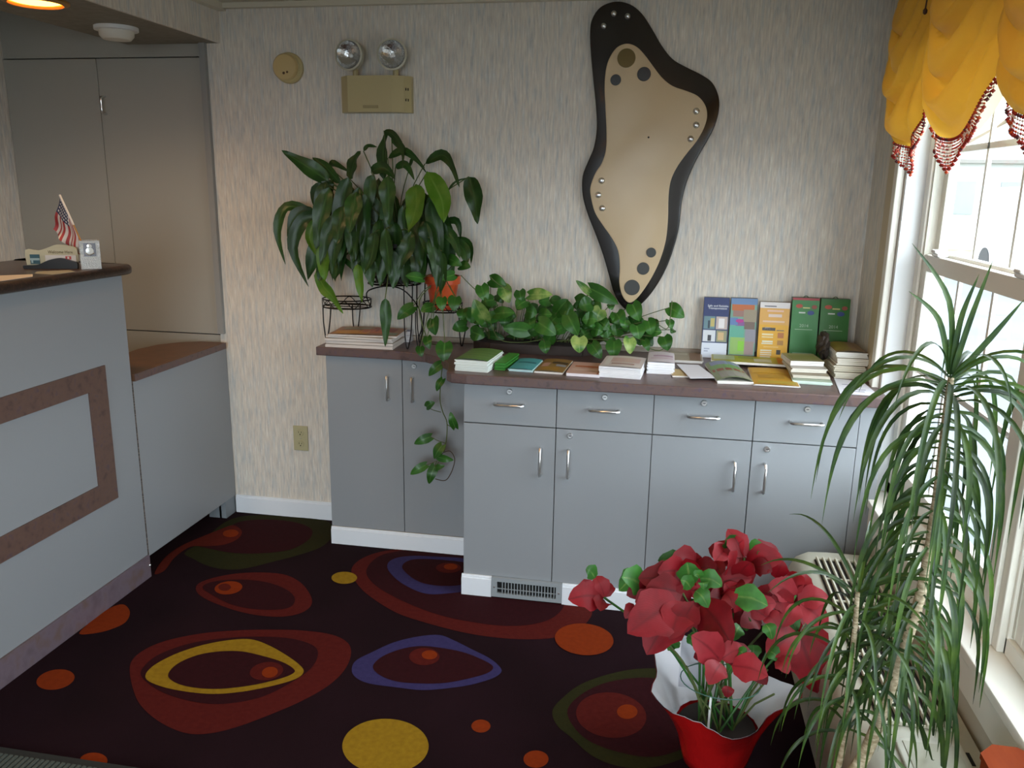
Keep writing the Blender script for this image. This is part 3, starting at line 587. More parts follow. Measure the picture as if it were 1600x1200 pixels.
def prof_w(shape, v):
    if shape == 'lance': return math.sin(math.pi*min(1, v**.74))**.95*(1-.2*v) if v < 1 else 0
    if shape == 'heart': return (1-(1-min(1, v/.30))**2)**.5*(1 if v < .30 else max(0, 1-((v-.30)/.70)**1.7)) if v < 1 else 0
    if shape == 'bract': return max(0, math.sin(math.pi*v**.82))**1.05*(1+.10*math.sin(v*17)) if v < 1 else 0
    if shape == 'strap': return min(1, .45+v*3)*(1 if v < .45 else max(.04, 1-((v-.45)/.55)**1.5))
    return 1
def leaf(name, pts, w, shape, m, parent, hint=(0, -1, .35), fold=.18, n=8, ripple=0):
    path = cr(pts, max(2, int(math.ceil(n/(len(pts)-1))))); N = len(path)-1; h = Vector(hint).normalized(); vs = []; uvs = []
    Ltot = sum((path[i+1]-path[i]).length for i in range(N)); ph = random.uniform(0, 6)
    for i, p in enumerate(path):
        v = i/N; t = (path[min(N, i+1)]-path[max(0, i-1)]).normalized(); s = t.cross(h); s = s.normalized() if s.length > .05 else t.orthogonal().normalized()
        nn = s.cross(t).normalized(); ww = w*.5*prof_w(shape, v)
        back = Vector((0, 0, 0))
        if shape == 'heart': back = -t*(Ltot*.16*max(0, 1-v/.28))
        rp = ripple*w*math.sin(v*14+ph)
        if shape == 'heart' and i == 0:
            ww = w*.26
        for k, f in ((-1, 1), (-.5, .55), (0, 0), (.5, .55), (1, 1)):
            vs.append(p+s*(ww*k)+nn*(fold*ww*f*(1 if k else 0)+rp*k)+back*abs(k)); uvs.append((k/2+.5, v))
    fs = [[i*5+k, i*5+k+1, (i+1)*5+k+1, (i+1)*5+k] for i in range(N) for k in range(4)]
    og = origin(parent); me = bpy.data.meshes.new(name); me.from_pydata([v-og for v in vs], [], fs); me.materials.append(m)
    ul = me.uv_layers.new(name='UVMap')
    for lp in me.loops: ul.data[lp.index].uv = uvs[lp.vertex_index]
    me.polygons.foreach_set('use_smooth', [True]*len(me.polygons)); me.update()
    return link(name, me, parent)
LILY = leafmat('lily_leaf', '24421a', '315420', '3e6230', .32, .18); LILYB = leafmat('lily_leaf_bright', '4e7a1c', '5f8426', '6c8f3c', .4, .3, .12)
POTH = leafmat('pothos_leaf', '2f5e22', '3d6e2a', '58863e', .3, .2); POTHV = leafmat('pothos_leaf_variegated', '477a30', 'a6b86a', '7fa055', .3, .2)
DRAC = leafmat('dracaena_leaf', '263f1c', '445c20', '43602a', .38, .28, .5)
RED = leafmat('poinsettia_bract', '870d1a', '720a14', '600810', .55, .3, .28); PINK = leafmat('poinsettia_bract_pink', 'a62c36', '94242c', '7a1822', .55, .3, .15); PGRN = leafmat('poinsettia_leaf', '3f7a30', '2f5c26', '7a9a50', .45, .25, .2)
STEM = mat('plant_stem', '4d5a2a', .6); BSTEM = mat('brown_stem', '4a3a28', .7)

# ------------------------------------------------------------------ wire plant stand
PS = thing('plant_stand', (-.45, -.14, .914), 'black wire three-tier plant stand on the shallow cabinet', 'plant stand')
def ring(cx, cy, z, r, n=28): return [(cx+r*math.cos(2*math.pi*k/n), cy+r*.8*math.sin(2*math.pi*k/n), z) for k in range(n)]
for cx, z, r in ((-.640, 1.075, .108), (-.205, 1.075, .085), (-.42, 1.185, .115)):
    t = MB().tube(ring(cx, -.135, z, r), .0032, 6, True).tube(ring(cx, -.135, z+.034, r), .0032, 6, True)
    zz = [(cx+r*math.cos(a), -.135+r*.8*math.sin(a), z+.017+.015*math.sin(a*8)) for a in [2*math.pi*k/96 for k in range(96)]]; t.tube(zz, .002, 5, True)
    for a in (-.5, 0, .5): t.tube([(cx-r*.9*math.cos(a), -.135+a*.12, z), (cx+r*.9*math.cos(a), -.135+a*.12, z)], .0025, 5)
    t.build('tier_ring', BLACKW, PS, smooth=True)
for cx, dy, r in ((-.745, -.125, .012), (-.64, -.040, .012), (-.295, -.20, .012), (-.13, -.095, .012), (-.335, -.045, .012), (-.340, -.215, .012)):
    top = 1.185 if cx in (-.335, -.340) else 1.075
    y = dy; pts = cr([(cx-.012, y, top), (cx-.012, y, 1.0), (cx-.004, y, .922), (cx, y, .9172), (cx+.004, y, .922), (cx+.018, y, 1.0), (cx+.026, y, top)], 4)
    MB().tube(pts, .0029, 6).build('leg', BLACKW, PS, smooth=True)
MB().tube(cr([(-.54, -.14, 1.10), (-.54, -.145, 1.146), (-.466, -.15, 1.171), (-.40, -.15, 1.168), (-.351, -.15, 1.139), (-.303, -.15, 1.072), (-.295, -.15, 1.0), (-.31, -.15, .95), (-.30, -.15, .925)], 5), .003, 6).build('arch', BLACKW, PS, smooth=True)
# ------------------------------------------------------------------ peace lily
PL = thing('peace_lily', (-.42, -.135, 1.19), 'large drooping dark green peace lily on top of the plant stand', 'plant')
MB().lathe([(.075, 0), (.08, .004), (.10, .15), (.106, .155), (.106, .17), (.098, .17), (.094, .15)], (-.42, -.135, 1.1885), (0, 0, 1), 24).build('pot', mat('dark_pot', '1c130f', .5), PL, smooth=True)
MB().lathe([(.094, .148), (.001, .152)], (-.42, -.135, 1.1885), (0, 0, 1), 20, capb=False).build('soil', mat('soil', '1d140e', .95), PL)
CROWN = Vector((-.42, -.135, 1.36))
def lleaf(px, w, y0, y1, m=LILY, stem=True, hint=(0, -1, .3)):
    n = len(px); P = [onY(y0+(y1-y0)*i/(n-1), *p) for i, p in enumerate(px)]
    leaf('leaf', P, w*.00268, 'lance', m, PL, (hint[0]+random.uniform(-.4, .4), hint[1], hint[2]+random.uniform(-.2, .3)), .28, 10, .07)
    if stem:
        b = P[0]; mid = (b+CROWN)/2+Vector((0, 0, .03)); MB().tube(cr([CROWN+Vector((random.uniform(-.05, .05), random.uniform(-.04, .04), -.02)), mid, b], 3), .0025, 5).build('stem', STEM, PL)
for px, w, y0, y1, *r in (
    ([(514,284),(482,262),(440,235)], 30, -.15, -.20), ([(532,287),(508,260),(488,246)], 18, -.12, -.10), ([(600,280),(599,235),(606,203)], 24, -.13, -.16),
    ([(600,204),(616,212),(630,238),(628,262)], 13, -.16, -.20), ([(606,247),(634,237),(664,263)], 15, -.14, -.18), ([(547,280),(553,255),(563,236)], 26, -.12, -.14),
    ([(568,236),(576,228),(590,230)], 8, -.12, -.12), ([(664,256),(690,242),(706,258),(718,293)], 18, -.14, -.20), ([(733,276),(742,310),(746,350)], 32, -.14, -.18),
    ([(600,376),(598,412),(594,447)], 28, -.25, -.27), ([(628,380),(632,418),(636,449)], 28, -.25, -.27), ([(574,382),(577,418),(582,449)], 26, -.25, -.27), ([(648,392),(652,420),(648,446)], 24, -.24, -.26), ([(612,390),(616,424),(614,452)], 24, -.27, -.28),
    ([(650,288),(650,325),(638,363)], 36, -.30, -.36, LILYB), ([(668,268),(690,312),(693,348)], 34, -.24, -.32, LILYB), ([(485,328),(448,324),(434,362),(446,413)], 20, -.15, -.20),
    ([(492,330),(462,338),(450,374)], 24, -.18, -.22), ([(505,334),(474,345),(458,388),(482,448)], 25, -.20, -.25), ([(492,342),(484,372),(498,404)], 16, -.22, -.25, LILYB),
    ([(513,374),(506,408),(508,440)], 27, -.26, -.29, LILYB), ([(494,424),(506,448),(520,464),(536,490)], 22, -.20, -.24, LILYB), ([(559,412),(562,440),(566,474)], 18, -.26, -.28, LILYB),
    ([(556,300),(552,330),(545,366)], 30, -.28, -.34), ([(522,288),(494,298),(492,326)], 20, -.16, -.20), ([(538,322),(531,350),(526,384)], 28, -.27, -.32),
    ([(602,358),(606,396),(609,432)], 24, -.30, -.33), ([(586,362),(582,396),(570,428)], 24, -.29, -.32), ([(642,362),(636,392),(620,424)], 26, -.31, -.33), ([(682,352),(708,372),(719,404)], 20, -.20, -.24),
    ([(690,348),(714,346),(720,374)], 13, -.14, -.16), ([(712,372),(735,382),(736,416)], 12, -.13, -.15), ([(712,376),(726,394),(728,416)], 22, -.17, -.20), ([(672,372),(681,404),(683,452)], 22, -.26, -.28),
    ([(690,392),(692,428),(688,462)], 22, -.27, -.28), ([(602,466),(603,500),(602,542)], 20, -.27, -.28), ([(640,262),(648,248),(668,272)], 8, -.1, -.12), ([(618,262),(634,258),(648,282)], 14, -.12, -.16),
    ([(580,268),(600,262),(618,280)], 20, -.16, -.2), ([(560,350),(556,385),(552,412)], 22, -.24, -.28), ([(660,340),(664,370),(668,398)], 22, -.22, -.27), ([(515,262),(522,256),(545,268)], 14, -.08, -.10),
    ([(535,402),(548,415),(560,428)], 9, -.18, -.2), ([(612,215),(625,228),(640,246)], 14, -.14, -.14), ([(700,298),(712,284),(734,277)], 4, -.14, -.14)):
    lleaf(px, w, y0, y1, *r)
for k in range(84):
    x0 = random.uniform(508, 690); y0 = random.uniform(272, 372); L = random.uniform(65, 120); dx = (x0-600)*random.uniform(.05, .35); d0 = random.uniform(-.26, -.05)
    lleaf([(x0, y0), (x0+dx*.6, y0+L*.45), (x0+dx, min(440, y0+L))], random.uniform(18, 32), d0, d0-random.uniform(.0, .05), LILY, k % 3 == 0)
# ------------------------------------------------------------------ pothos in the orange pot
PO = thing('pothos', (-.205, -.135, 1.08), 'trailing heart-leaved pothos in an orange pot on the plant stand', 'plant')
MB().lathe([(.045, 0), (.05, .004), (.068, .11), (.076, .112), (.078, .145), (.070, .145), (.066, .11)], (-.205, -.135, 1.0805), (0, 0, 1), 24).build('pot', mat('orange_glaze', 'b8431c', .35, noise=((14, 14, 14), ['c85422', 'a8351a'], 4, .3, .7)), PO, smooth=True)
MB().lathe([(.066, .12), (.001, .125)], (-.205, -.135, 1.0805), (0, 0, 1), 20, capb=False).build('soil', mat('soil'), PO)
def ht_leaf(b, t, w, yb, yt, par, m=POTH, tilt=None):
    p0, p2 = onY(yb, *b), onY(yt, *t); mid = (p0+p2)/2+Vector((0, -.012, .004)); hn = tilt or (random.uniform(-.35, .35), -1, random.uniform(0, .6))
    leaf('leaf', [p0, mid, p2], w*.0027, 'heart', m, par, hn, .16, 8, .015); return p0
def S5(p): return (620+p[0]/3.333, 380+p[1]/3.333)
def S6(p): return (620+p[0]/6, 560+p[1]/6)
pot_top = Vector((-.205, -.135, 1.215))
for b, t, w, y, v in (((85,330),(2,398),68,-.24,0),((135,185),(45,170),58,-.26,0),((300,165),(236,192),60,-.25,0),((330,118),(385,125),60,-.22,0),((270,80),(340,118),60,-.2,0),((190,330),(125,355),62,-.24,0),((235,285),(238,352),60,-.28,0),((305,282),(300,355),72,-.28,0),
    ((190,395),(202,480),78,-.27,0),((250,522),(250,620),88,-.365,0),((160,488),(172,552),50,-.31,0),((122,540),(132,592),48,-.32,0),((345,345),(340,400),60,-.25,0)):
    p = ht_leaf(S5(b), S5(t), w/3.333, y, y-.03, PO, POTHV if v else POTH)
    MB().tube(cr([p, (p+pot_top)/2+Vector((0, -.02, .02)), pot_top+Vector((random.uniform(-.03, .03), 0, -.01))], 4), .0018, 5).build('stem', STEM, PO)
vine = [pot_top, onY(-.25, 655, 470), onY(-.29, 668, 530), onY(-.33, 684, 540), onY(-.362, 692, 556)]+[onY(-.362, *S6(p)) for p in ((430,60),(415,180),(405,380),(430,500),(470,600),(465,760),(440,880))]
MB().tube(cr(vine, 5), .0024, 6).build('vine', STEM, PO, smooth=True)
MB().tube(cr([onY(-.362, *S6(p)) for p in ((440,880),(500,870),(540,930),(535,1000),(500,1090),(450,1145),(360,1130))], 5), .002, 6).build('vine', BSTEM, PO, smooth=True)
for b, t, w, at in (((415,50),(298,165),92,(430,60)),((430,195),(372,308),76,(405,250)),((278,455),(358,410),82,(415,505)),((548,650),(503,500),80,(470,620)),((318,735),(162,802),92,(455,795)),((425,815),(348,940),112,(440,860)),((272,1000),(126,1088),88,(380,960)),((355,1010),(302,1178),98,(380,960)),((385,925),(535,955),80,(440,880)),((360,1030),(452,1005),62,(400,960))):
    p = ht_leaf(S6(b), S6(t), w/6, -.372, -.382, PO); MB().tube([p, (p+onY(-.367, *S6(at)))/2+Vector((0, -.008, 0)), onY(-.362, *S6(at))], .0016, 5).build('stem', STEM, PO)
# ------------------------------------------------------------------ pothos on the worktop
PB = thing('pothos', (.35, -.16, .914), 'long low pothos with variegated leaves spreading along the worktop', 'plant')
tray = cr([(.06+.13*math.cos(a)+.26*(1 if math.cos(a) > 0 else 0), -.125+.075*math.sin(a), 0) for a in [math.pi*2*k/16 for k in range(16)]], 2, True)
MB().prism([Vector((p.x, p.y, .9145)) for p in tray], (0, 0, .04)).build('planter', mat('brown_planter', '2b1d15', .6), PB)
MB().prism([Vector((.24+(p.x-.24)*.94, -.125+(p.y+.125)*.9, .9545)) for p in tray], (0, 0, .004)).build('soil', mat('soil'), PB)
spots = [((488,190),(572,222),76,-.14,0),((440,222),(468,305),76,-.18,0),((458,402),(402,292),92,-.24,1),((690,270),(812,268),72,-.17,1),((640,248),(652,312),66,-.16,0),((1003,258),(932,193),38,-.16,1),((1008,236),(1155,318),84,-.15,0),((832,362),(893,292),82,-.18,0),
    ((890,375),(945,482),94,-.24,0),((680,455),(552,443),84,-.24,0),((738,412),(830,478),94,-.22,0),((515,368),(615,362),74,-.20,0),((770,515),(778,575),64,-.27,0),((950,492),(952,572),86,-.28,1),((1015,525),(1066,602),72,-.28,0),((1132,512),(1130,600),84,-.28,0),((1212,495),(1216,578),68,-.26,1),
    ((1290,505),(1312,562),44,-.22,0),((1228,318),(1262,405),84,-.15,0),((1310,405),(1325,478),74,-.17,0),((1420,335),(1498,388),78,-.13,0),((1418,400),(1432,448),46,-.15,0),((1442,450),(1428,470),34,-.16,0),((1392,488),(1412,560),78,-.18,0),((1062,345),(1038,410),84,-.17,1),
    ((1140,365),(1152,424),64,-.16,0),((1000,378),(978,446),84,-.16,0),((1112,320),(1122,348),42,-.14,0),((1190,400),(1188,446),64,-.18,0),((555,228),(588,312),78,-.14,1),((520,268),(556,312),54,-.10,0),((1250,430),(1262,500),84,-.2,0),((690,395),(700,450),80,-.2,0),((850,300),(790,305),60,-.08,0),((960,330),(920,330),60,-.07,0)]
for b, t, w, y, v in spots:
    p = ht_leaf(S5(b), S5(t), w/3.333, y, y-.025, PB, POTHV if v else POTH)
    g = Vector((min(.44, max(0, p.x*.8)), -.125, .957)); MB().tube(cr([p, (p+g)/2+Vector((0, 0, .02)), g], 4), .0018, 5).build('stem', STEM, PB)
for k in range(92):
    x = random.uniform(725, 1015); y = random.uniform(468 if x < 930 else 482, 528); L = random.uniform(16, 26); a = random.uniform(-.6, 3.6); d0 = random.uniform(-.20, -.05)
    p = ht_leaf((x, y), (x+L*math.cos(a), y+L*abs(math.sin(a))*.9), random.uniform(20, 27), d0, d0-.02, PB)
    if k % 2 == 0: g = Vector((min(.44, max(0, p.x*.8)), -.125, .957)); MB().tube([p, (p+g)/2+Vector((0, 0, .02)), g], .0016, 5).build('stem', STEM if k % 4 else BSTEM, PB)
for pts in ([(765,432),(780,445),(800,455)], [(720,430),(740,450),(765,470),(778,480)], [(765,500),(780,530),(815,535),(850,530)], [(870,533),(930,530),(975,536)], [(1005,540),(1030,548),(1046,535)], [(1030,508),(1044,512),(1050,470)]):
    MB().tube(cr([onY(-.2, *p) for p in pts], 4), .002, 5).build('stem', STEM, PB)
# ------------------------------------------------------------------ poinsettia
PN = thing('poinsettia', (.945, -1.42, 0), 'red poinsettia in a red foil-wrapped pot in front of the heater', 'plant')
PC = Vector((.945, -1.42, 0)); FO = mat('red_foil', 'b01414', .28, .15, bump=((30, 30, 12), .4, .01), coat=.4); FW_ = mat('foil_white', 'd9d9dc', .4)
nn = 48
def foil(th, f):        # f 0..1 from base to rim
    front = max(0, -math.sin(th)); g = max(0, f-.45)/.55
    flap = max(0, math.cos(th-2.35))**4+.75*max(0, math.cos(th+.35))**6+.45*max(0, math.cos(th-3.45))**6+.35*max(0, math.cos(th-.9))**4
    r = .090+.052*f+g**1.5*(.022+.055*flap+.02*math.sin(th*5+2))
    z = .004+(.213-.018*front)*f+g*.075*flap
    r += .0035*math.sin(th*17+math.sin(th*3)*2)*f
    return PC+Vector((r*math.cos(th), r*math.sin(th), z))
for nm, m_, dr in (('foil_wrap', FO, 0), ('foil_lining', FW_, -.0025)):
    vs = []; fr_ = [0, .15, .3, .45, .6, .7, .8, .9, 1] if dr == 0 else [.5, .6, .7, .8, .9, 1]
    for f in fr_:
        for k in range(nn):
            th = 2*math.pi*k/nn; p = foil(th, f); vs.append(p+Vector((math.cos(th), math.sin(th), 0))*dr+Vector((0, 0, .0015 if dr else 0)))
    fs = [[i*nn+k, i*nn+(k+1) % nn, (i+1)*nn+(k+1) % nn, (i+1)*nn+k] for i in range(len(fr_)-1) for k in range(nn)]
    if dr == 0: fs.append(list(range(nn)))
    MB().add(vs, fs).build(nm, m_, PN, smooth='all')
MB().lathe([(.108, .115), (.001, .12)], PC, (0, 0, 1), 24, capb=False).build('soil', mat('soil'), PN)
MB().box(.915, .921, -1.476, -1.473, .13, .235).build('plant_tag', WHITE, PN)
MB().tube(ring(.945, -1.42, .255, .11), .0016, 5, True).build('support_ring', mat('green_wire', '3e6a5c', .5), PN)
MB().box(.835, .90, -1.34, -1.338, .17, .33).build('paper_sleeve', mat('sleeve_white', 'd0d0d8', .5), PN)
def pl(b, t, w, yb, yt, m=RED, bow=.012):
    p0, p2 = onY(yb, *b), onY(yt, *t); mid = (p0+p2)/2+Vector((0, -bow*.6, bow)); 
    leaf('bract' if m in (RED, PINK) else 'leaf', [p0, mid, p2], min(w*.00205*.62, .66*(p2-p0).length+.012), 'bract', m, PN, (random.uniform(-.3, .3), -1, random.uniform(.3, .9)), .15, 8, .02); return p0
S1 = lambda p: (880+p[0]/3, 800+p[1]/3)
heads = []
for b, t, w, yb, yt, m_ in (
    ((540,420),(300,570),190,-1.45,-1.56,RED),((540,430),(390,670),120,-1.44,-1.50,RED),((560,420),(500,600),120,-1.45,-1.54,RED),((650,430),(790,625),140,-1.45,-1.56,RED),((640,440),(720,620),110,-1.44,-1.5,RED),((610,430),(530,580),90,-1.46,-1.52,RED),
    ((560,350),(430,250),120,-1.40,-1.34,RED),((560,340),(350,310),130,-1.40,-1.42,RED),((580,330),(480,205),110,-1.36,-1.28,RED),((560,380),(380,370),150,-1.42,-1.46,RED),((620,300),(600,195),100,-1.34,-1.26,RED),((640,300),(690,245),90,-1.34,-1.28,RED),((500,390),(560,300),120,-1.41,-1.38,RED),
    ((740,330),(885,315),75,-1.36,-1.34,RED),((740,300),(700,250),70,-1.35,-1.30,RED),((760,380),(800,455),80,-1.40,-1.44,PINK),((740,380),(650,300),80,-1.38,-1.34,RED),
    ((850,215),(770,80),52,-1.26,-1.22,PINK),((850,230),(730,205),60,-1.26,-1.25,RED),((840,235),(680,170),84,-1.27,-1.20,RED),((860,240),(1030,215),110,-1.26,-1.28,RED),((860,235),(1010,180),70,-1.25,-1.20,RED),((850,260),(890,300),70,-1.27,-1.3,RED),((880,260),(980,280),70,-1.27,-1.3,RED),
    ((1090,400),(960,340),110,-1.30,-1.32,PINK),((1090,390),(1060,280),130,-1.30,-1.24,RED),((1100,400),(1140,290),110,-1.29,-1.25,RED),((1100,420),(1245,400),110,-1.30,-1.30,PINK),((1090,430),(1030,540),120,-1.31,-1.36,PINK),((1110,430),(1240,545),110,-1.31,-1.33,PINK),((1080,430),(960,430),90,-1.31,-1.34,RED),
    ((1090,560),(955,680),130,-1.34,-1.42,RED),((1100,560),(1190,850),120,-1.33,-1.38,RED),((1120,550),(1240,690),110,-1.32,-1.34,RED),((1000,690),(1055,760),60,-1.42,-1.46,PINK),((830,440),(960,500),100,-1.34,-1.36,RED),
    ((740,700),(600,578),100,-1.58,-1.60,PINK),((740,710),(680,810),140,-1.60,-1.66,PINK),((790,720),(960,770),120,-1.59,-1.63,PINK),((740,690),(850,640),80,-1.57,-1.55,PINK),((760,700),(880,650),60,-1.56,-1.52,RED),((700,690),(610,680),60,-1.55,-1.54,RED),((860,720),(955,810),80,-1.57,-1.6,RED),
    ((190,400),(22,410),80,-1.40,-1.46,RED),((190,410),(175,465),90,-1.40,-1.46,RED),((195,400),(150,300),50,-1.40,-1.38,PINK),((200,400),(215,330),44,-1.40,-1.36,RED),
    ((350,450),(435,375),60,-1.44,-1.42,PINK),((340,450),(290,500),60,-1.44,-1.47,PINK),((470,600),(470,650),80,-1.46,-1.48,RED),((770,870),(770,815),40,-1.52,-1.5,RED)):
    p = pl(S1(b), S1(t), w, yb, yt, m_); heads.append(p)
for b, t, w, y in (((590,340),(580,235),60,-1.47),((640,310),(745,350),70,-1.48),((600,360),(550,320),50,-1.48),((620,370),(680,450),70,-1.50),((650,330),(660,365),36,-1.49),((795,395),(960,440),80,-1.42),((370,290),(260,370),60,-1.36),((150,310),(105,270),50,-1.39),((640,310),(615,300),30,-1.49),((840,500),(860,560),80,-1.36),((540,600),(490,650),90,-1.42),((820,650),(850,690),60,-1.56),((870,180),(940,170),40,-1.24)):
    pl(S1(b), S1(t), w, y, y-.02, PGRN)
for k in range(74):
    c_ = random.choice(((1130, 900, -1.36), (1140, 940, -1.38), (1090, 950, -1.42), (1180, 960, -1.36), (1050, 905, -1.38), (1080, 880, -1.33), (1150, 870, -1.24), (1170, 900, -1.26), (1230, 930, -1.27), (1240, 970, -1.28), (1110, 930, -1.37), (1020, 925, -1.40), (1200, 900, -1.24))); a_ = random.uniform(0, 6.28); L_ = random.uniform(26, 46)
    b_ = (c_[0]+random.uniform(-22, 22), c_[1]+random.uniform(-14, 14)); pl(b_, (b_[0]+L_*math.cos(a_), b_[1]+L_*.75*math.sin(a_)), random.uniform(70, 105), c_[2]+.02, c_[2]+random.uniform(-.05, .04), RED if k % 5 else (PINK if k % 2 else PGRN))
for k in range(12):
    b_ = (random.uniform(1060, 1200), random.uniform(960, 1040)); a_ = random.uniform(.3, 2.8); pl(b_, (b_[0]+30*math.cos(a_), b_[1]+26*math.sin(a_)), 60, -1.40, -1.42, PGRN)
roots = [PC+Vector((.05*math.cos(k*2.4), .04*math.sin(k*2.4), .116)) for k in range(8)]
for i, k in enumerate((0, 3, 6, 9, 11, 14, 17, 20, 25, 28, 32, 36, 37, 43, 47, 49)):
    p = heads[k]; r_ = roots[i % 8]; MB().tube(cr([r_, r_.lerp(p, .5)+Vector((0, 0, .05 if i % 2 else .02)), p], 5), .0035, 6).build('stem', PGRN if i % 3 else STEM, PN)
for k in range(14):
    r_ = roots[k % 8]; e = r_+Vector((random.uniform(-.11, .11), random.uniform(-.06, .1), random.uniform(.12, .26))); MB().tube([r_, r_.lerp(e, .5)+Vector((0, 0, .02)), e], .003, 5).build('stem', STEM, PN)
# ------------------------------------------------------------------ dracaena
DC = thing('dracaena', (1.06, -1.97, 0), 'tall dracaena with strap leaves leaning towards the window', 'plant')
MB().lathe([(.09, 0.001), (.095, .01), (.125, .27), (.132, .275), (.132, .30), (.122, .30), (.118, .27)], (1.06, -1.97, 0), (0, 0, 1), 28).build('pot', mat('terracotta', '9a5a38', .8), DC, smooth=True)
MB().lathe([(.118, .265), (.001, .27)], (1.06, -1.97, 0), (0, 0, 1), 20, capb=False).build('soil', mat('soil'), DC)
CANE = mat('cane_bark', 'c4b598', .8, noise=((60, 60, 200), '8a7a5a', 3, .35, .65))
def cane(pts, r0, r1):
    p = cr(pts, 10); MB().tube(p, [r0+(r1-r0)*i/(len(p)-1) for i in range(len(p))], 10).build('cane', CANE, DC, smooth=True); return p
c1 = cane([(1.08, -1.95, .262), onY(-1.86, 1345, 1190), onY(-1.80, 1405, 1030), onY(-1.77, 1438, 930), onY(-1.75, 1462, 790), onY(-1.75, 1478, 650), onY(-1.75, 1486, 590)], .016, .006)
c2 = cane([(1.05, -1.99, .262), onY(-1.84, 1308, 1200), onY(-1.80, 1325, 1080), onY(-1.79, 1335, 990), onY(-1.79, 1340, 925)], .009, .005)
def strap(p, az, el, L, w, droop, lim=1.497):
    d = Vector((math.cos(az)*math.cos(el), math.sin(az)*math.cos(el), math.sin(el))); pts = [p.copy()]; q_ = p.copy(); st = L/7
    for k in range(7):
        d = (d+Vector((0, 0, -droop*(.35+.2*k)))).normalized(); q_ = q_+d*st
        if q_.x > lim: q_.x = lim-.002*k; d.x = min(d.x, 0)
        if q_.x > 1.19 and q_.z < .375: q_.z = .375
        if q_.z < .02: q_.z = .02
        pts.append(q_.copy())
    h = Vector((math.cos(az)*-.3, math.sin(az)*-.3, 1)) if el > -.2 else Vector((0, -1, .2))
    leaf('leaf', pts[::1], w, 'strap', DRAC, DC, (h.x+.01, h.y-.5, h.z*.7), .3, 14)
NL = 150; n1 = len(c1)
for k in range(NL):
    s = k/(NL-1); f = .26+.74*s**.9; i = min(n1-2, int(f*(n1-1))); p = c1[i].lerp(c1[i+1], f*(n1-1)-i)
    az = k*2.39996+random.uniform(-.3, .3)
    if s > .95: strap(p, az, random.uniform(.6, 1.1), random.uniform(.26, .36), .0105, .45)
    elif s > .80: strap(p, az, random.uniform(.35, .8), random.uniform(.40, .54), .0115, .85)
    else: strap(p, az, random.uniform(.0, .45), random.uniform(.26, .44), random.uniform(.008, .0125), 1.15)
for b, t, mid in (((1487,585),(1552,405),(1515,500)), ((1490,590),(1600,468),(1545,530)), ((1486,585),(1530,428),(1500,500)), ((1484,585),(1425,380),(1482,470)), ((1482,585),(1420,455),(1466,500))):
    leaf('leaf', [onY(-1.75, *b), onY(-1.755, *mid), onY(-1.76, *t)], .0135, 'strap', DRAC, DC, (.3, -1, .3), .3, 12)
n2 = len(c2)
for k in range(46):
    s = k/45; f = .35+.65*s; i = min(n2-2, int(f*(n2-1))); p = c2[i].lerp(c2[i+1], f*(n2-1)-i); az = k*2.39996+1
    if s > .86: strap(p, az, random.uniform(.7, 1.3), random.uniform(.20, .32), .010, .22, 1.49)
    else: strap(p, az, random.uniform(.1, .7), random.uniform(.22, .34), .0085, .6, 1.49)
# ------------------------------------------------------------------ paper goods on the worktop
def frame2(cx, cy, rot): c, s = math.cos(math.radians(rot)), math.sin(math.radians(rot)); return lambda x, y, z: Vector((cx+x*c-y*s, cy+x*s+y*c, z))
def stack(name, label, cat, cx, cy, w, d, h, rot, col, z=.9145, edge='e8e4dc', prints=(), layers=None, bow=0, group=None, jit=.003):
    F = frame2(cx, cy, rot); t = thing(name, (cx, cy, z), label, cat, group)
    n = layers or max(1, int(h/.004)); pg = MB(); hh = (h-.001)/n
    for i in range(n):
        jx, jy = random.uniform(-jit, jit), random.uniform(-jit, jit)
        c = [F(x*w/2+jx, y*d/2+jy, z+i*hh+.0002) for x, y in ((-1, -1), (1, -1), (1, 1), (-1, 1))]; pg.prism(c, (0, 0, hh*.86))
    pg.build('pages', mat('paper_'+edge, edge, .7), t)
    zt = z+h-.001; m_ = MB(); N = 8; vs = []
    for i in range(N+1):
        u = i/N*2-1
        for y in (-1, 1): vs.append(F(u*w/2, y*d/2, zt+.0003+bow*(1-u*u)))
    m_.add(vs, [[2*i, 2*i+2, 2*i+3, 2*i+1] for i in range(N)]); 
    cv = m_.build('cover', mat('cover_'+col, col, .4), t)
    for x0, x1, y0, y1, c2 in prints:
        vs = []
        for i in range(5):
            x = x0+(x1-x0)*i/4; b_ = bow*(1-x*x)
            for y in (y0, y1): vs.append(F(x*w/2, y*d/2, zt+.0009+b_))
        MB().add(vs, [[2*i, 2*i+2, 2*i+3, 2*i+1] for i in range(4)]).build('print', mat('print_'+c2, c2, .45), cv)
    return t
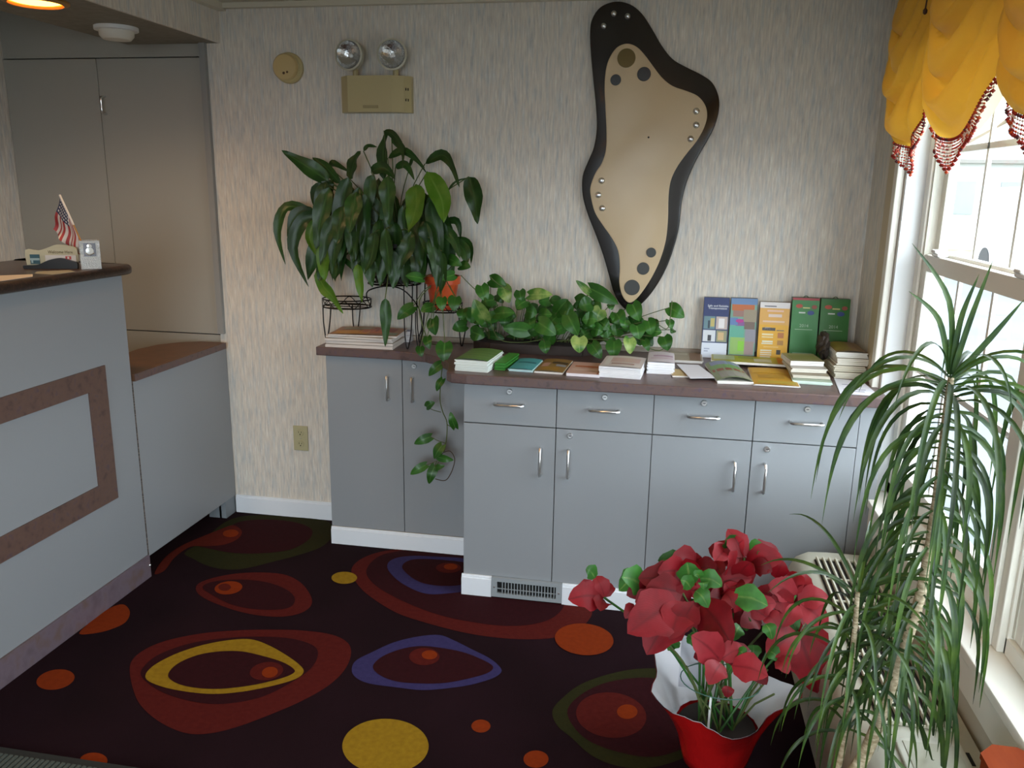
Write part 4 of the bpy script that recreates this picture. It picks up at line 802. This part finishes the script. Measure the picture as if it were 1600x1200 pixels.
# magazines under the plant stand
z = .9145
for i, (dx, dy, rt, h, col) in enumerate(((.0, 0, 2, .014, 'c9c2b8'), (.004, .003, 0, .012, 'bcae98'), (-.003, .002, 3, .012, 'a8a090'), (.006, .0, -2, .009, 'c4b9a4'), (.012, .004, 4, .008, '9c6a3a'))):
    pr = () if i < 4 else ((-.9, .1, -.9, -.1, 'c08a2e'), (-.2, .5, -.6, .3, 'b5622c'), (.1, .8, -.2, .7, '8a3a26'), (-.8, .0, .2, .8, '9a8f6e'), (.55, .95, -.9, -.3, '7d8a74'))
    stack('magazine', ('plain magazine at the bottom of the pile under the plant stand', 'second magazine up in the pile under the plant stand', 'middle magazine of the pile under the plant stand', 'magazine directly under the topmost one beneath the plant stand', 'orange and brown picture magazine topping the pile under the plant stand')[i], 'magazine', -.548+dx, -.160+dy, .30, .195, h, rt, col, z, 'd8cfc6', pr, max(2, int(h/.004)), .004 if i == 4 else 0, 'magazines piled under the plant stand', .001)
    z += h+.0008
stack('magazine', 'blue-grey magazine lying behind the pile against the backsplash', 'magazine', -.48, -.046, .21, .044, .05, 0, '7a80a0', .9145, 'c8c4c4', ((-.8, .2, -.6, .6, 'b79a6a'),), 6, 0, 'magazines piled under the plant stand')
stack('brochure_stack', 'stack of green leaflets with white edges at the curved worktop end', 'brochures', .035, -.475, .130, .22, .045, -4, '5a8040', prints=((-.9, .9, -.5, -.46, '86a068'), (-.9, .9, -.1, -.06, '86a068'), (-.9, .9, .3, .34, '86a068')), layers=9, bow=.006, edge='e4ece6')
stack('brochure', 'tilted pile of bright green leaflets sliding off the green stack', 'brochures', .136, -.43, .042, .20, .03, -5, '3f8a2a', edge='2f7a22', layers=5)
stack('brochure_stack', 'turquoise brochures next to the green leaflets', 'brochures', .213, -.44, .094, .20, .010, -3, '4fa3ac', prints=((-.7, .8, .1, .3, '2f6f78'), (-.9, .9, -.15, -.12, '9cd0d4')), layers=3, bow=.004, edge='bfe0e0')
stack('magazine', 'brown and gold picture magazine between turquoise and pink brochures', 'magazine', .322, -.43, .110, .23, .008, -3, '8c6d3a', prints=((-.8, -.3, -.3, .3, 'b98f80'), (-.2, .9, .2, .5, '4a3a26'), (.2, .9, -.2, .1, '8b8d96'), (-.6, .6, -.8, -.4, '9c7426')), layers=2, bow=.004)
stack('brochure_stack', 'pale pink brochures with orange lettering beside the white stack', 'brochures', .450, -.46, .124, .21, .012, -2, 'c9a296', prints=((-.7, .8, .1, .35, 'b86a4a'), (-.8, .8, -.5, -.2, 'd3b3a8'), (.85, .98, -1, 1, '9a5a3c')), layers=3, edge='ece6ea')
stack('brochure_stack', 'tall stack of white leaflets with faint pink print', 'brochures', .592, -.455, .155, .20, .042, -4, 'cdc3c0', prints=((-.7, .8, -.2, .6, 'c4a8a2'), (-.5, .6, -.6, -.4, 'a88680'), (-.85, -.6, -.8, .9, 'd8d4d0')), layers=9, bow=.004, edge='f0f0f2')
stack('brochure_stack', 'stack of white leaflets with purple heading near the envelope', 'brochures', .733, -.345, .10, .20, .045, 0, 'd6ced6', prints=((-.6, .9, .0, .3, 'b79ab0'), (-.8, .9, -.4, -.2, 'cdb9c4')), layers=9, bow=.004, edge='f0f0f2')
stack('leaflet', 'small beige cards half under the white envelope', 'leaflet', .815, -.42, .09, .12, .006, 8, 'b59a62', layers=2)
F = frame2(.862, -.405, 0)
en = thing('envelope', (.862, -.41, .921), 'white blank sheet lying askew near the worktop edge', 'paper')
MB().prism([(.795, -.29, .9235), (.842, -.535, .9235), (.936, -.505, .9235), (.880, -.285, .9235)], (0, 0, .0012)).build('sheet', mat('sheet_white', 'dcdce2', .6), en)
stack('leaflet', 'folded leaflets with muted covers by the backsplash', 'leaflet', .835, -.13, .13, .17, .012, 0, '9a8e76', prints=((.2, .9, -.9, .9, '7d6048'), (-.9, .1, .3, .8, 'b7b09c')), layers=3)
stack('brochure', 'green and red glossy brochure curled beside the yellow magazine', 'brochure', .985, -.40, .13, .30, .012, 6, '7c8a66', prints=((-.9, .8, .1, .5, '6f9a5a'), (-.8, .9, .5, .9, '7f8aa8'), (-.9, .9, -.2, .05, '8a4530'), (-.7, .9, -.9, -.3, '8c8a80')), layers=2, bow=.016)
stack('magazine', 'golden yellow magazine at the worktop front', 'magazine', 1.148, -.41, .158, .29, .007, -1, 'b98a1c', prints=((-.9, .9, .3, .9, 'c99a22'), (-.7, .5, -.3, .1, 'a37a1c'), (-.8, .9, -.9, -.6, 'a9902c')), layers=2, bow=.003)
stack('magazine', 'lime and orange magazine lying across in front of the standing brochures', 'magazine', 1.085, -.185, .30, .13, .010, -3, 'a7a02c', z=.928, prints=((-.95, -.4, -.5, .9, 'a8b089'), (.1, .55, -.7, .3, 'b9b79c'), (.7, .98, -.9, .9, 'c4701c'), (-.3, .1, .2, .9, '8f9a3c')), layers=2)
z = .9145
for i, (h, col, e) in enumerate(((.014, 'a3b49c', 'cfe0d2'), (.012, '93876f', 'c9c2b2'), (.016, 'b3aa9c', 'dcd6c8'), (.020, '8a8156', 'e4e0da'))):
    pr = ((-.8, .8, -.6, .5, '7c7a3c'),) if i == 3 else ()
    stack('booklet', ('mint-edged booklet at the bottom of the pile before the green boxes', 'second booklet up in the pile before the green boxes', 'third booklet up in the pile before the green boxes', 'olive-covered booklet on top of the pile before the green boxes')[i], 'booklet', 1.285-.006*i, -.37+.025*i, .135-.004*i, .24-.03*i, h, -3+3*i, col, z, e, pr, 3, 0, 'booklets before the green boxes')
    z += h+.0008
z = .9145
for i, (h, dx) in enumerate(((.026, 0), (.024, -.004), (.028, .003), (.022, -.002))):
    stack('book', ('bottom book of the corner pile by the window casing', 'second book up in the corner pile by the window casing', 'third book up in the corner pile by the window casing', 'curled brown paper-backed book on top of the corner pile')[i], 'book', 1.434+dx, -.255, .112, .20, h, 1, ('b9b09a', 'bdb5a0', 'b3a888', '86683a')[i], z, ('d6cfbb', 'd2cab4', 'dcd6c6', 'dfdcd2')[i], ((-.9, .1, -.8, .8, '8a7a2c'),) if i == 3 else (), 4, .006 if i == 3 else 0, 'books in the corner pile')
    z += h+.0008
lump = thing('crumpled_bag', (1.352, -.235, .98), 'crumpled dark brown paper bag tucked beside the corner books', 'bag')
vs = []; nl, ml = 9, 12
for i in range(nl+1):
    a = math.pi*i/nl
    for k in range(ml):
        b = 2*math.pi*k/ml; r_ = 1+random.uniform(-.28, .25); vs.append(Vector((1.352+.022*math.sin(a)*math.cos(b)*r_, -.225+.05*math.sin(a)*math.sin(b)*r_, 1.015-.05*math.cos(a)*r_)))
MB().add(vs, [[i*ml+k, i*ml+(k+1) % ml, (i+1)*ml+(k+1) % ml, (i+1)*ml+k] for i in range(nl) for k in range(ml)]).build('bag', mat('bag_brown', '3a3028', .6), lump)
sh = thing('printed_sheet', (1.42, -.5, .9145), 'white printed sheet on the worktop corner by the window', 'paper')
MB().prism([(1.376, -.372, .9150), (1.352, -.607, .9150), (1.478, -.617, .9150), (1.470, -.400, .9150)], (0, 0, .003)).build('sheet', mat('sheet_white'), sh)
for y, x0, x1 in ((-.47, 1.385, 1.455), (-.50, 1.40, 1.44), (-.545, 1.375, 1.45), (-.575, 1.372, 1.44)): MB().box(x0, x1, y-.004, y+.004, .9180, .9184).build('print_line', mat('print_ink', '8a8a9a', .6), sh)
# standing brochure boxes
def stand(name, label, x0, x1, ytop, z1, depth, col, side, group=None):
    t = thing(name, ((x0+x1)/2, -.06, .9145), label, 'brochure box', group)
    yb = ytop-.035
    def pt(u, v, k=0.0): return Vector((x0+(x1-x0)*u, yb+(ytop-yb)*v-k, .9150+(z1-.915)*v))
    b = [pt(0, 0), pt(1, 0), pt(1, 1), pt(0, 1)]
    MB().prism(b, (0, depth, 0)).build('box', mat('box_'+side, side, .5), t)
    def patch(u0, u1, v0, v1, c, k=.0008, nm='print', m=None):
        return MB().quad(pt(u0, v0, k), pt(u1, v0, k), pt(u1, v1, k), pt(u0, v1, k)).build(nm, m or mat('print_'+c, c, .4), t, fixn=False)
    patch(0, 1, 0, 1, col, .0004, 'front')
    up = (pt(.5, 1)-pt(.5, 0)).normalized()
    def tx(s_, u, v, size, c): return text('lettering', s_, pt(u, v, .0012), (1, 0, 0), up, size, mat('ink_'+c, c, .5), t)
    return t, patch, tx
t, P_, T_ = stand('brochure_box', 'navy and white transport brochure box with four photos', .897, 1.000, -.040, 1.163, .022, 'd9dde6', '141a30')
P_(0, 1, .70, 1, '16275e'); P_(0, 1, .24, .70, '24375f'); P_(0, 1, 0, .25, 'd3d8e2', .001)
for a in ((.04, .48, .48, .69, '5f7f86'), (.52, .97, .48, .69, 'b9a7a0'), (.03, .52, .27, .46, 'cfd2d6'), (.56, .97, .27, .46, '8c8d6c')): P_(*a, .0012)
for a in ((.20, .28, .49, .62, '1f2f3a'), (.30, .46, .52, .66, 'b7a860'), (.62, .85, .50, .66, 'dedad8'), (.22, .36, .28, .38, '24242a'), (.62, .85, .30, .43, 'c7a878')): P_(*a, .0015)
T_('Safe and Reliable', .56, .865, .0125, 'e8ebf2'); T_('Transportation', .55, .825, .0125, 'e8ebf2'); P_(.10, .32, .14, .16, '9aa2b4', .0015); P_(.10, .26, .10, .12, '9aa2b4', .0015)
t, P_, T_ = stand('brochure_box', 'colourful attractions brochure box with orange arc and green base', 1.006, 1.112, -.045, 1.165, .022, '6f9a86', '2a2430')
for a in ((0, 1, .90, 1, '5f7fa8'), (.05, .9, .80, .93, 'b5622e'), (.1, .5, .70, .82, '8f6a60'), (.5, 1, .62, .82, '93866e'), (0, .3, .56, .68, '5a78a8'), (.22, .55, .55, .66, '80508a'), (.5, .95, .50, .62, '6d5a4e'), (0, .55, .30, .55, '57a08a'), (.05, .6, .08, .36, '8ab05a'), (.35, .58, .14, .30, '7fbf2a'), (.6, 1, .28, .50, '8a8790'), (.6, .95, .08, .30, '96807a'), (0, 1, 0, .07, '6f5a54')): P_(*a, .0008+.0002*random.random()*4)
ellp = [Vector((1.045+.016*math.cos(a), -.0625, 1.0735+.008*math.sin(a))) for a in [k*math.pi/8 for k in range(16)]]
MB().add(ellp, [list(range(16))]).build('print', mat('print_pinkoval', 'b03a8c', .4), t, fixn=False)
t, P_, T_ = stand('brochure_box', 'yellow shuttle brochure box with white top flap', 1.122, 1.240, -.055, 1.155, .022, 'd9a21c', '6a5220')
P_(0, 1, .62, .90, 'd4a04c', .0006); P_(0, 1, .90, 1.0, 'd9d3d0', .0008)
P_(.15, .55, .925, .94, '3a3a44', .0012)
for a in ((.25, .8, .84, .87, 'dcb39a'), (.3, .75, .75, .80, 'd9c3b4'), (.12, .85, .66, .69, 'd9b89a'), (.12, .56, .52, .57, '4a4440'), (.2, .4, .545, .575, 'b9bcc4'), (.6, .85, .52, .535, '6d6450'), (.12, .5, .44, .47, 'e0cf9c'), (.12, .5, .40, .42, 'e0cf9c'), (.65, .85, .40, .49, 'b06a2c'), (.14, .5, .32, .35, 'dcd6b8'), (.12, .5, .29, .31, 'dcd6b8'), (.2, .7, .235, .255, 'e0b860'), (.65, .85, .28, .36, 'a8782c'), (.1, .48, .17, .195, 'dcd0b0'), (.1, .48, .135, .155, 'dcd0b0'), (.1, .48, .10, .12, 'dcd0b0'), (.1, .45, .06, .085, 'dcd0b0'), (.64, .78, .12, .2, '3a3020')): P_(*a, .0012)
for i, (a, b, top, lab) in enumerate(((1.247, 1.352, 'a02a30', 'green 2014 guide box with a red top edge beside the yellow box'), (1.358, 1.470, '2c6a28', 'green 2014 guide box without red edge behind the corner books'))):
    t, P_, T_ = stand('brochure_box', lab, a, b, -.060, 1.178, .03, '2f7a34' if i == 0 else '2b6e22', '1c3c1a')
    P_(0, 1, .965, 1, top, .0008)
    c_ = (a+b)/2
    for u, v, ru, rv, cc in ((.26, .875, .13, .032, 'b8503a'), (.82, .865, .10, .032, '9a5040'), (.70, .775, .13, .035, '3f4f8c')):
        MB().add([Vector((a+(b-a)*(u+ru*math.cos(w_)), -.060-.035*(1-v)-.0018, .915+.263*(v+rv*math.sin(w_)))) for w_ in [k*math.pi/8 for k in range(16)]], [list(range(16))]).build('print', mat('print_'+cc, cc, .4), t, fixn=False)
    P_(.40, .66, .84, .86, 'c9c07a', .0012); P_(.26, .50, .765, .785, 'd0d6cc', .0012)
    T_('2014', .48, .575, .018, 'a9c4a4'); P_(.15, .80, .515, .522, 'b9cfb0', .0012); P_(.12, .85, .14, .16, '8fb49a', .0012); P_(.25, .7, .10, .12, '8fb49a', .0012)
    MB().tube(cr([(c_-.012, -.05, 1.177), (c_, -.05, 1.186), (c_+.012, -.05, 1.177)], 4), .0015, 5).build('hang_tab', mat('tab_green', '2a5a2a', .5), t)
# ------------------------------------------------------------------ on the reception counter
ZT_ = 1.2893
sg = thing('card_holder_sign', (-1.463, -.865, ZT_), 'small cream welcome sign with black card tray on the reception counter', 'sign')
def sq(x, z, y=-.862): return Vector((x, y, ZT_+z))
SB_ = mat('sign_black', '16110f', .35)
MB().prism(cr([sq(-1.575, 0), sq(-1.575, .012), sq(-1.52, .014), sq(-1.47, .032), sq(-1.42, .040), sq(-1.375, .030), sq(-1.352, .022), sq(-1.352, 0)], 3), (0, -.022, 0)).build('tray', SB_, sg)
MB().prism(cr([sq(-1.568, .004, -.860), sq(-1.572, .068, -.855), sq(-1.52, .066, -.855), sq(-1.48, .076, -.855), sq(-1.44, .088, -.855), sq(-1.39, .084, -.855), sq(-1.356, .07, -.855), sq(-1.356, .004, -.860)], 3), (0, .005, 0)).build('panel', mat('sign_cream', 'c3bb9c', .5), sg)
MB().box(-1.553, -1.513, -.8625, -.8605, ZT_+.016, ZT_+.052).build('blue_emblem', mat('emblem_teal', '2f5560', .5), sg); MB().box(-1.553, -1.513, -.8632, -.8626, ZT_+.030, ZT_+.038).box(-1.549, -1.541, -.8632, -.8626, ZT_+.020, ZT_+.03).build('emblem_band', mat('emblem_pale', '9fb4b4', .5), sg)
MB().box(-1.487, -1.358, -.8695, -.8675, ZT_+.004, ZT_+.050).build('business_cards', mat('card_white', 'd4ccc4', .6), sg)
MB().box(-1.402, -1.378, -.8705, -.8697, ZT_+.034, ZT_+.046).build('red_mark', mat('mark_red', 'b5403c', .5), sg)
MB().box(-1.394, -1.386, -.8712, -.8706, ZT_+.036, ZT_+.044).build('mark_cross', mat('card_white'), sg)
text('lettering', 'Welcome Here', (-1.424, -.861, ZT_+.0605), (1, 0, 0), (0, 0, 1), .0165, mat('ink_olive', '4a432c', .6), sg, .0015)
pc = thing('pen_cup', (-1.3025, -.90, ZT_), 'square embossed silver cup on the reception counter', 'cup')
SV = mat('embossed_silver', 'c6c6c2', .3, .85, bump=((260, 260, 260), .9, .004))
MB().box(-1.335, -1.330, -.935, -.865, ZT_, ZT_+.1).box(-1.275, -1.270, -.935, -.865, ZT_, ZT_+.1).box(-1.330, -1.275, -.935, -.930, ZT_, ZT_+.1).box(-1.330, -1.275, -.870, -.865, ZT_, ZT_+.1).box(-1.330, -1.275, -.930, -.870, ZT_, ZT_+.004).build('cup', SV, pc)
MB().box(-1.322, -1.283, -.9362, -.9352, ZT_+.045, ZT_+.092).build('smooth_inset', mat('dark_silver', '83838a', .25, .9), pc)
MB().lathe([(.001, .003), (.013, .002), (.014, 0)], (-1.303, -.9363, ZT_+.064), (0, -1, 0), 12).lathe([(.001, .003), (.008, .002), (.009, 0)], (-1.303, -.9363, ZT_+.081), (0, -1, 0), 12).tube(cr([(-1.317, -.938, ZT_+.058), (-1.305, -.939, ZT_+.05), (-1.288, -.938, ZT_+.056)], 4), .0025, 6).build('relief_figure', mat('bright_silver', 'e2e2de', .25, .8), pc, smooth=True)
fg = thing('hand_flag', (-1.31, -.9, ZT_+.006), 'small stars and stripes flag on a wooden stick in the silver cup', 'flag')
s0, s1 = Vector((-1.312, -.880, ZT_+.006)), Vector((-1.418, -.875, ZT_+.255)); dv = (s1-s0).normalized()
MB().tube([s0, s1], .0026, 8).build('stick', mat('stick_wood', 'b07a34', .5), fg)
fl_mats = [mat('flag_red', 'a83a3a', .6), mat('flag_white', 'd6cdc4', .6), mat('flag_blue', '2a3350', .6)]
fm = MB(); nu, nv = 20, 26; hoist = .105; vs = []
for j in range(nv+1):
    for i in range(nu+1):
        u, v = i/nu, j/nv; a_ = s1-dv*(.004+hoist*v)       # on the stick
        d_ = Vector((-.35+.62*v*(1-u*.2), .1, -1)).normalized(); vs.append(a_+d_*(.125*u)+Vector((-.30*u*.05, .010*math.sin(u*9+v*5)*u, 0))+Vector((.018*v*u, .008*math.sin(v*14)*u, .0)))
fm.v = vs
for j in range(nv):
    for i in range(nu): fm.f.append([j*(nu+1)+i, j*(nu+1)+i+1, (j+1)*(nu+1)+i+1, (j+1)*(nu+1)+i]); fm.m.append((1 if (i % 2 and j % 2) else 2) if (j < 14 and i < 9) else (j//2) % 2)
fm.build('flag_cloth', fl_mats, fg, smooth='all', fixn=False)
MB().tube([s1-dv*.112, s1+dv*.002], .0038, 8).build('flag_sleeve', fl_mats[1], fg)
for lab, poly, c_ in (('loose peach-coloured sheet at the reception counter edge', [(-1.30, -1.45), (-1.30, -1.19), (-1.35, -1.13), (-1.42, -1.20), (-1.44, -1.45)], 'c4b8aa'), ('clear plastic-covered leaflet on the reception counter before the sign', [(-1.285, -1.12), (-1.275, -1.02), (-1.33, -.975), (-1.40, -1.05), (-1.36, -1.11)], '8c8878')):
    o = MB().prism([(x, y, ZT_+.0002) for x, y in poly], (0, 0, .0012)).build('counter_leaflet', mat('leaflet_'+c_, c_, .4)); tag(o, lab, 'leaflet')

sg.location = (-1.432, -.935, ZT_); sg.rotation_euler.z = math.radians(19); sg.scale = (.80, .80, .95)
pc.location = (-1.315, -.882, ZT_); pc.rotation_euler.z = math.radians(37)
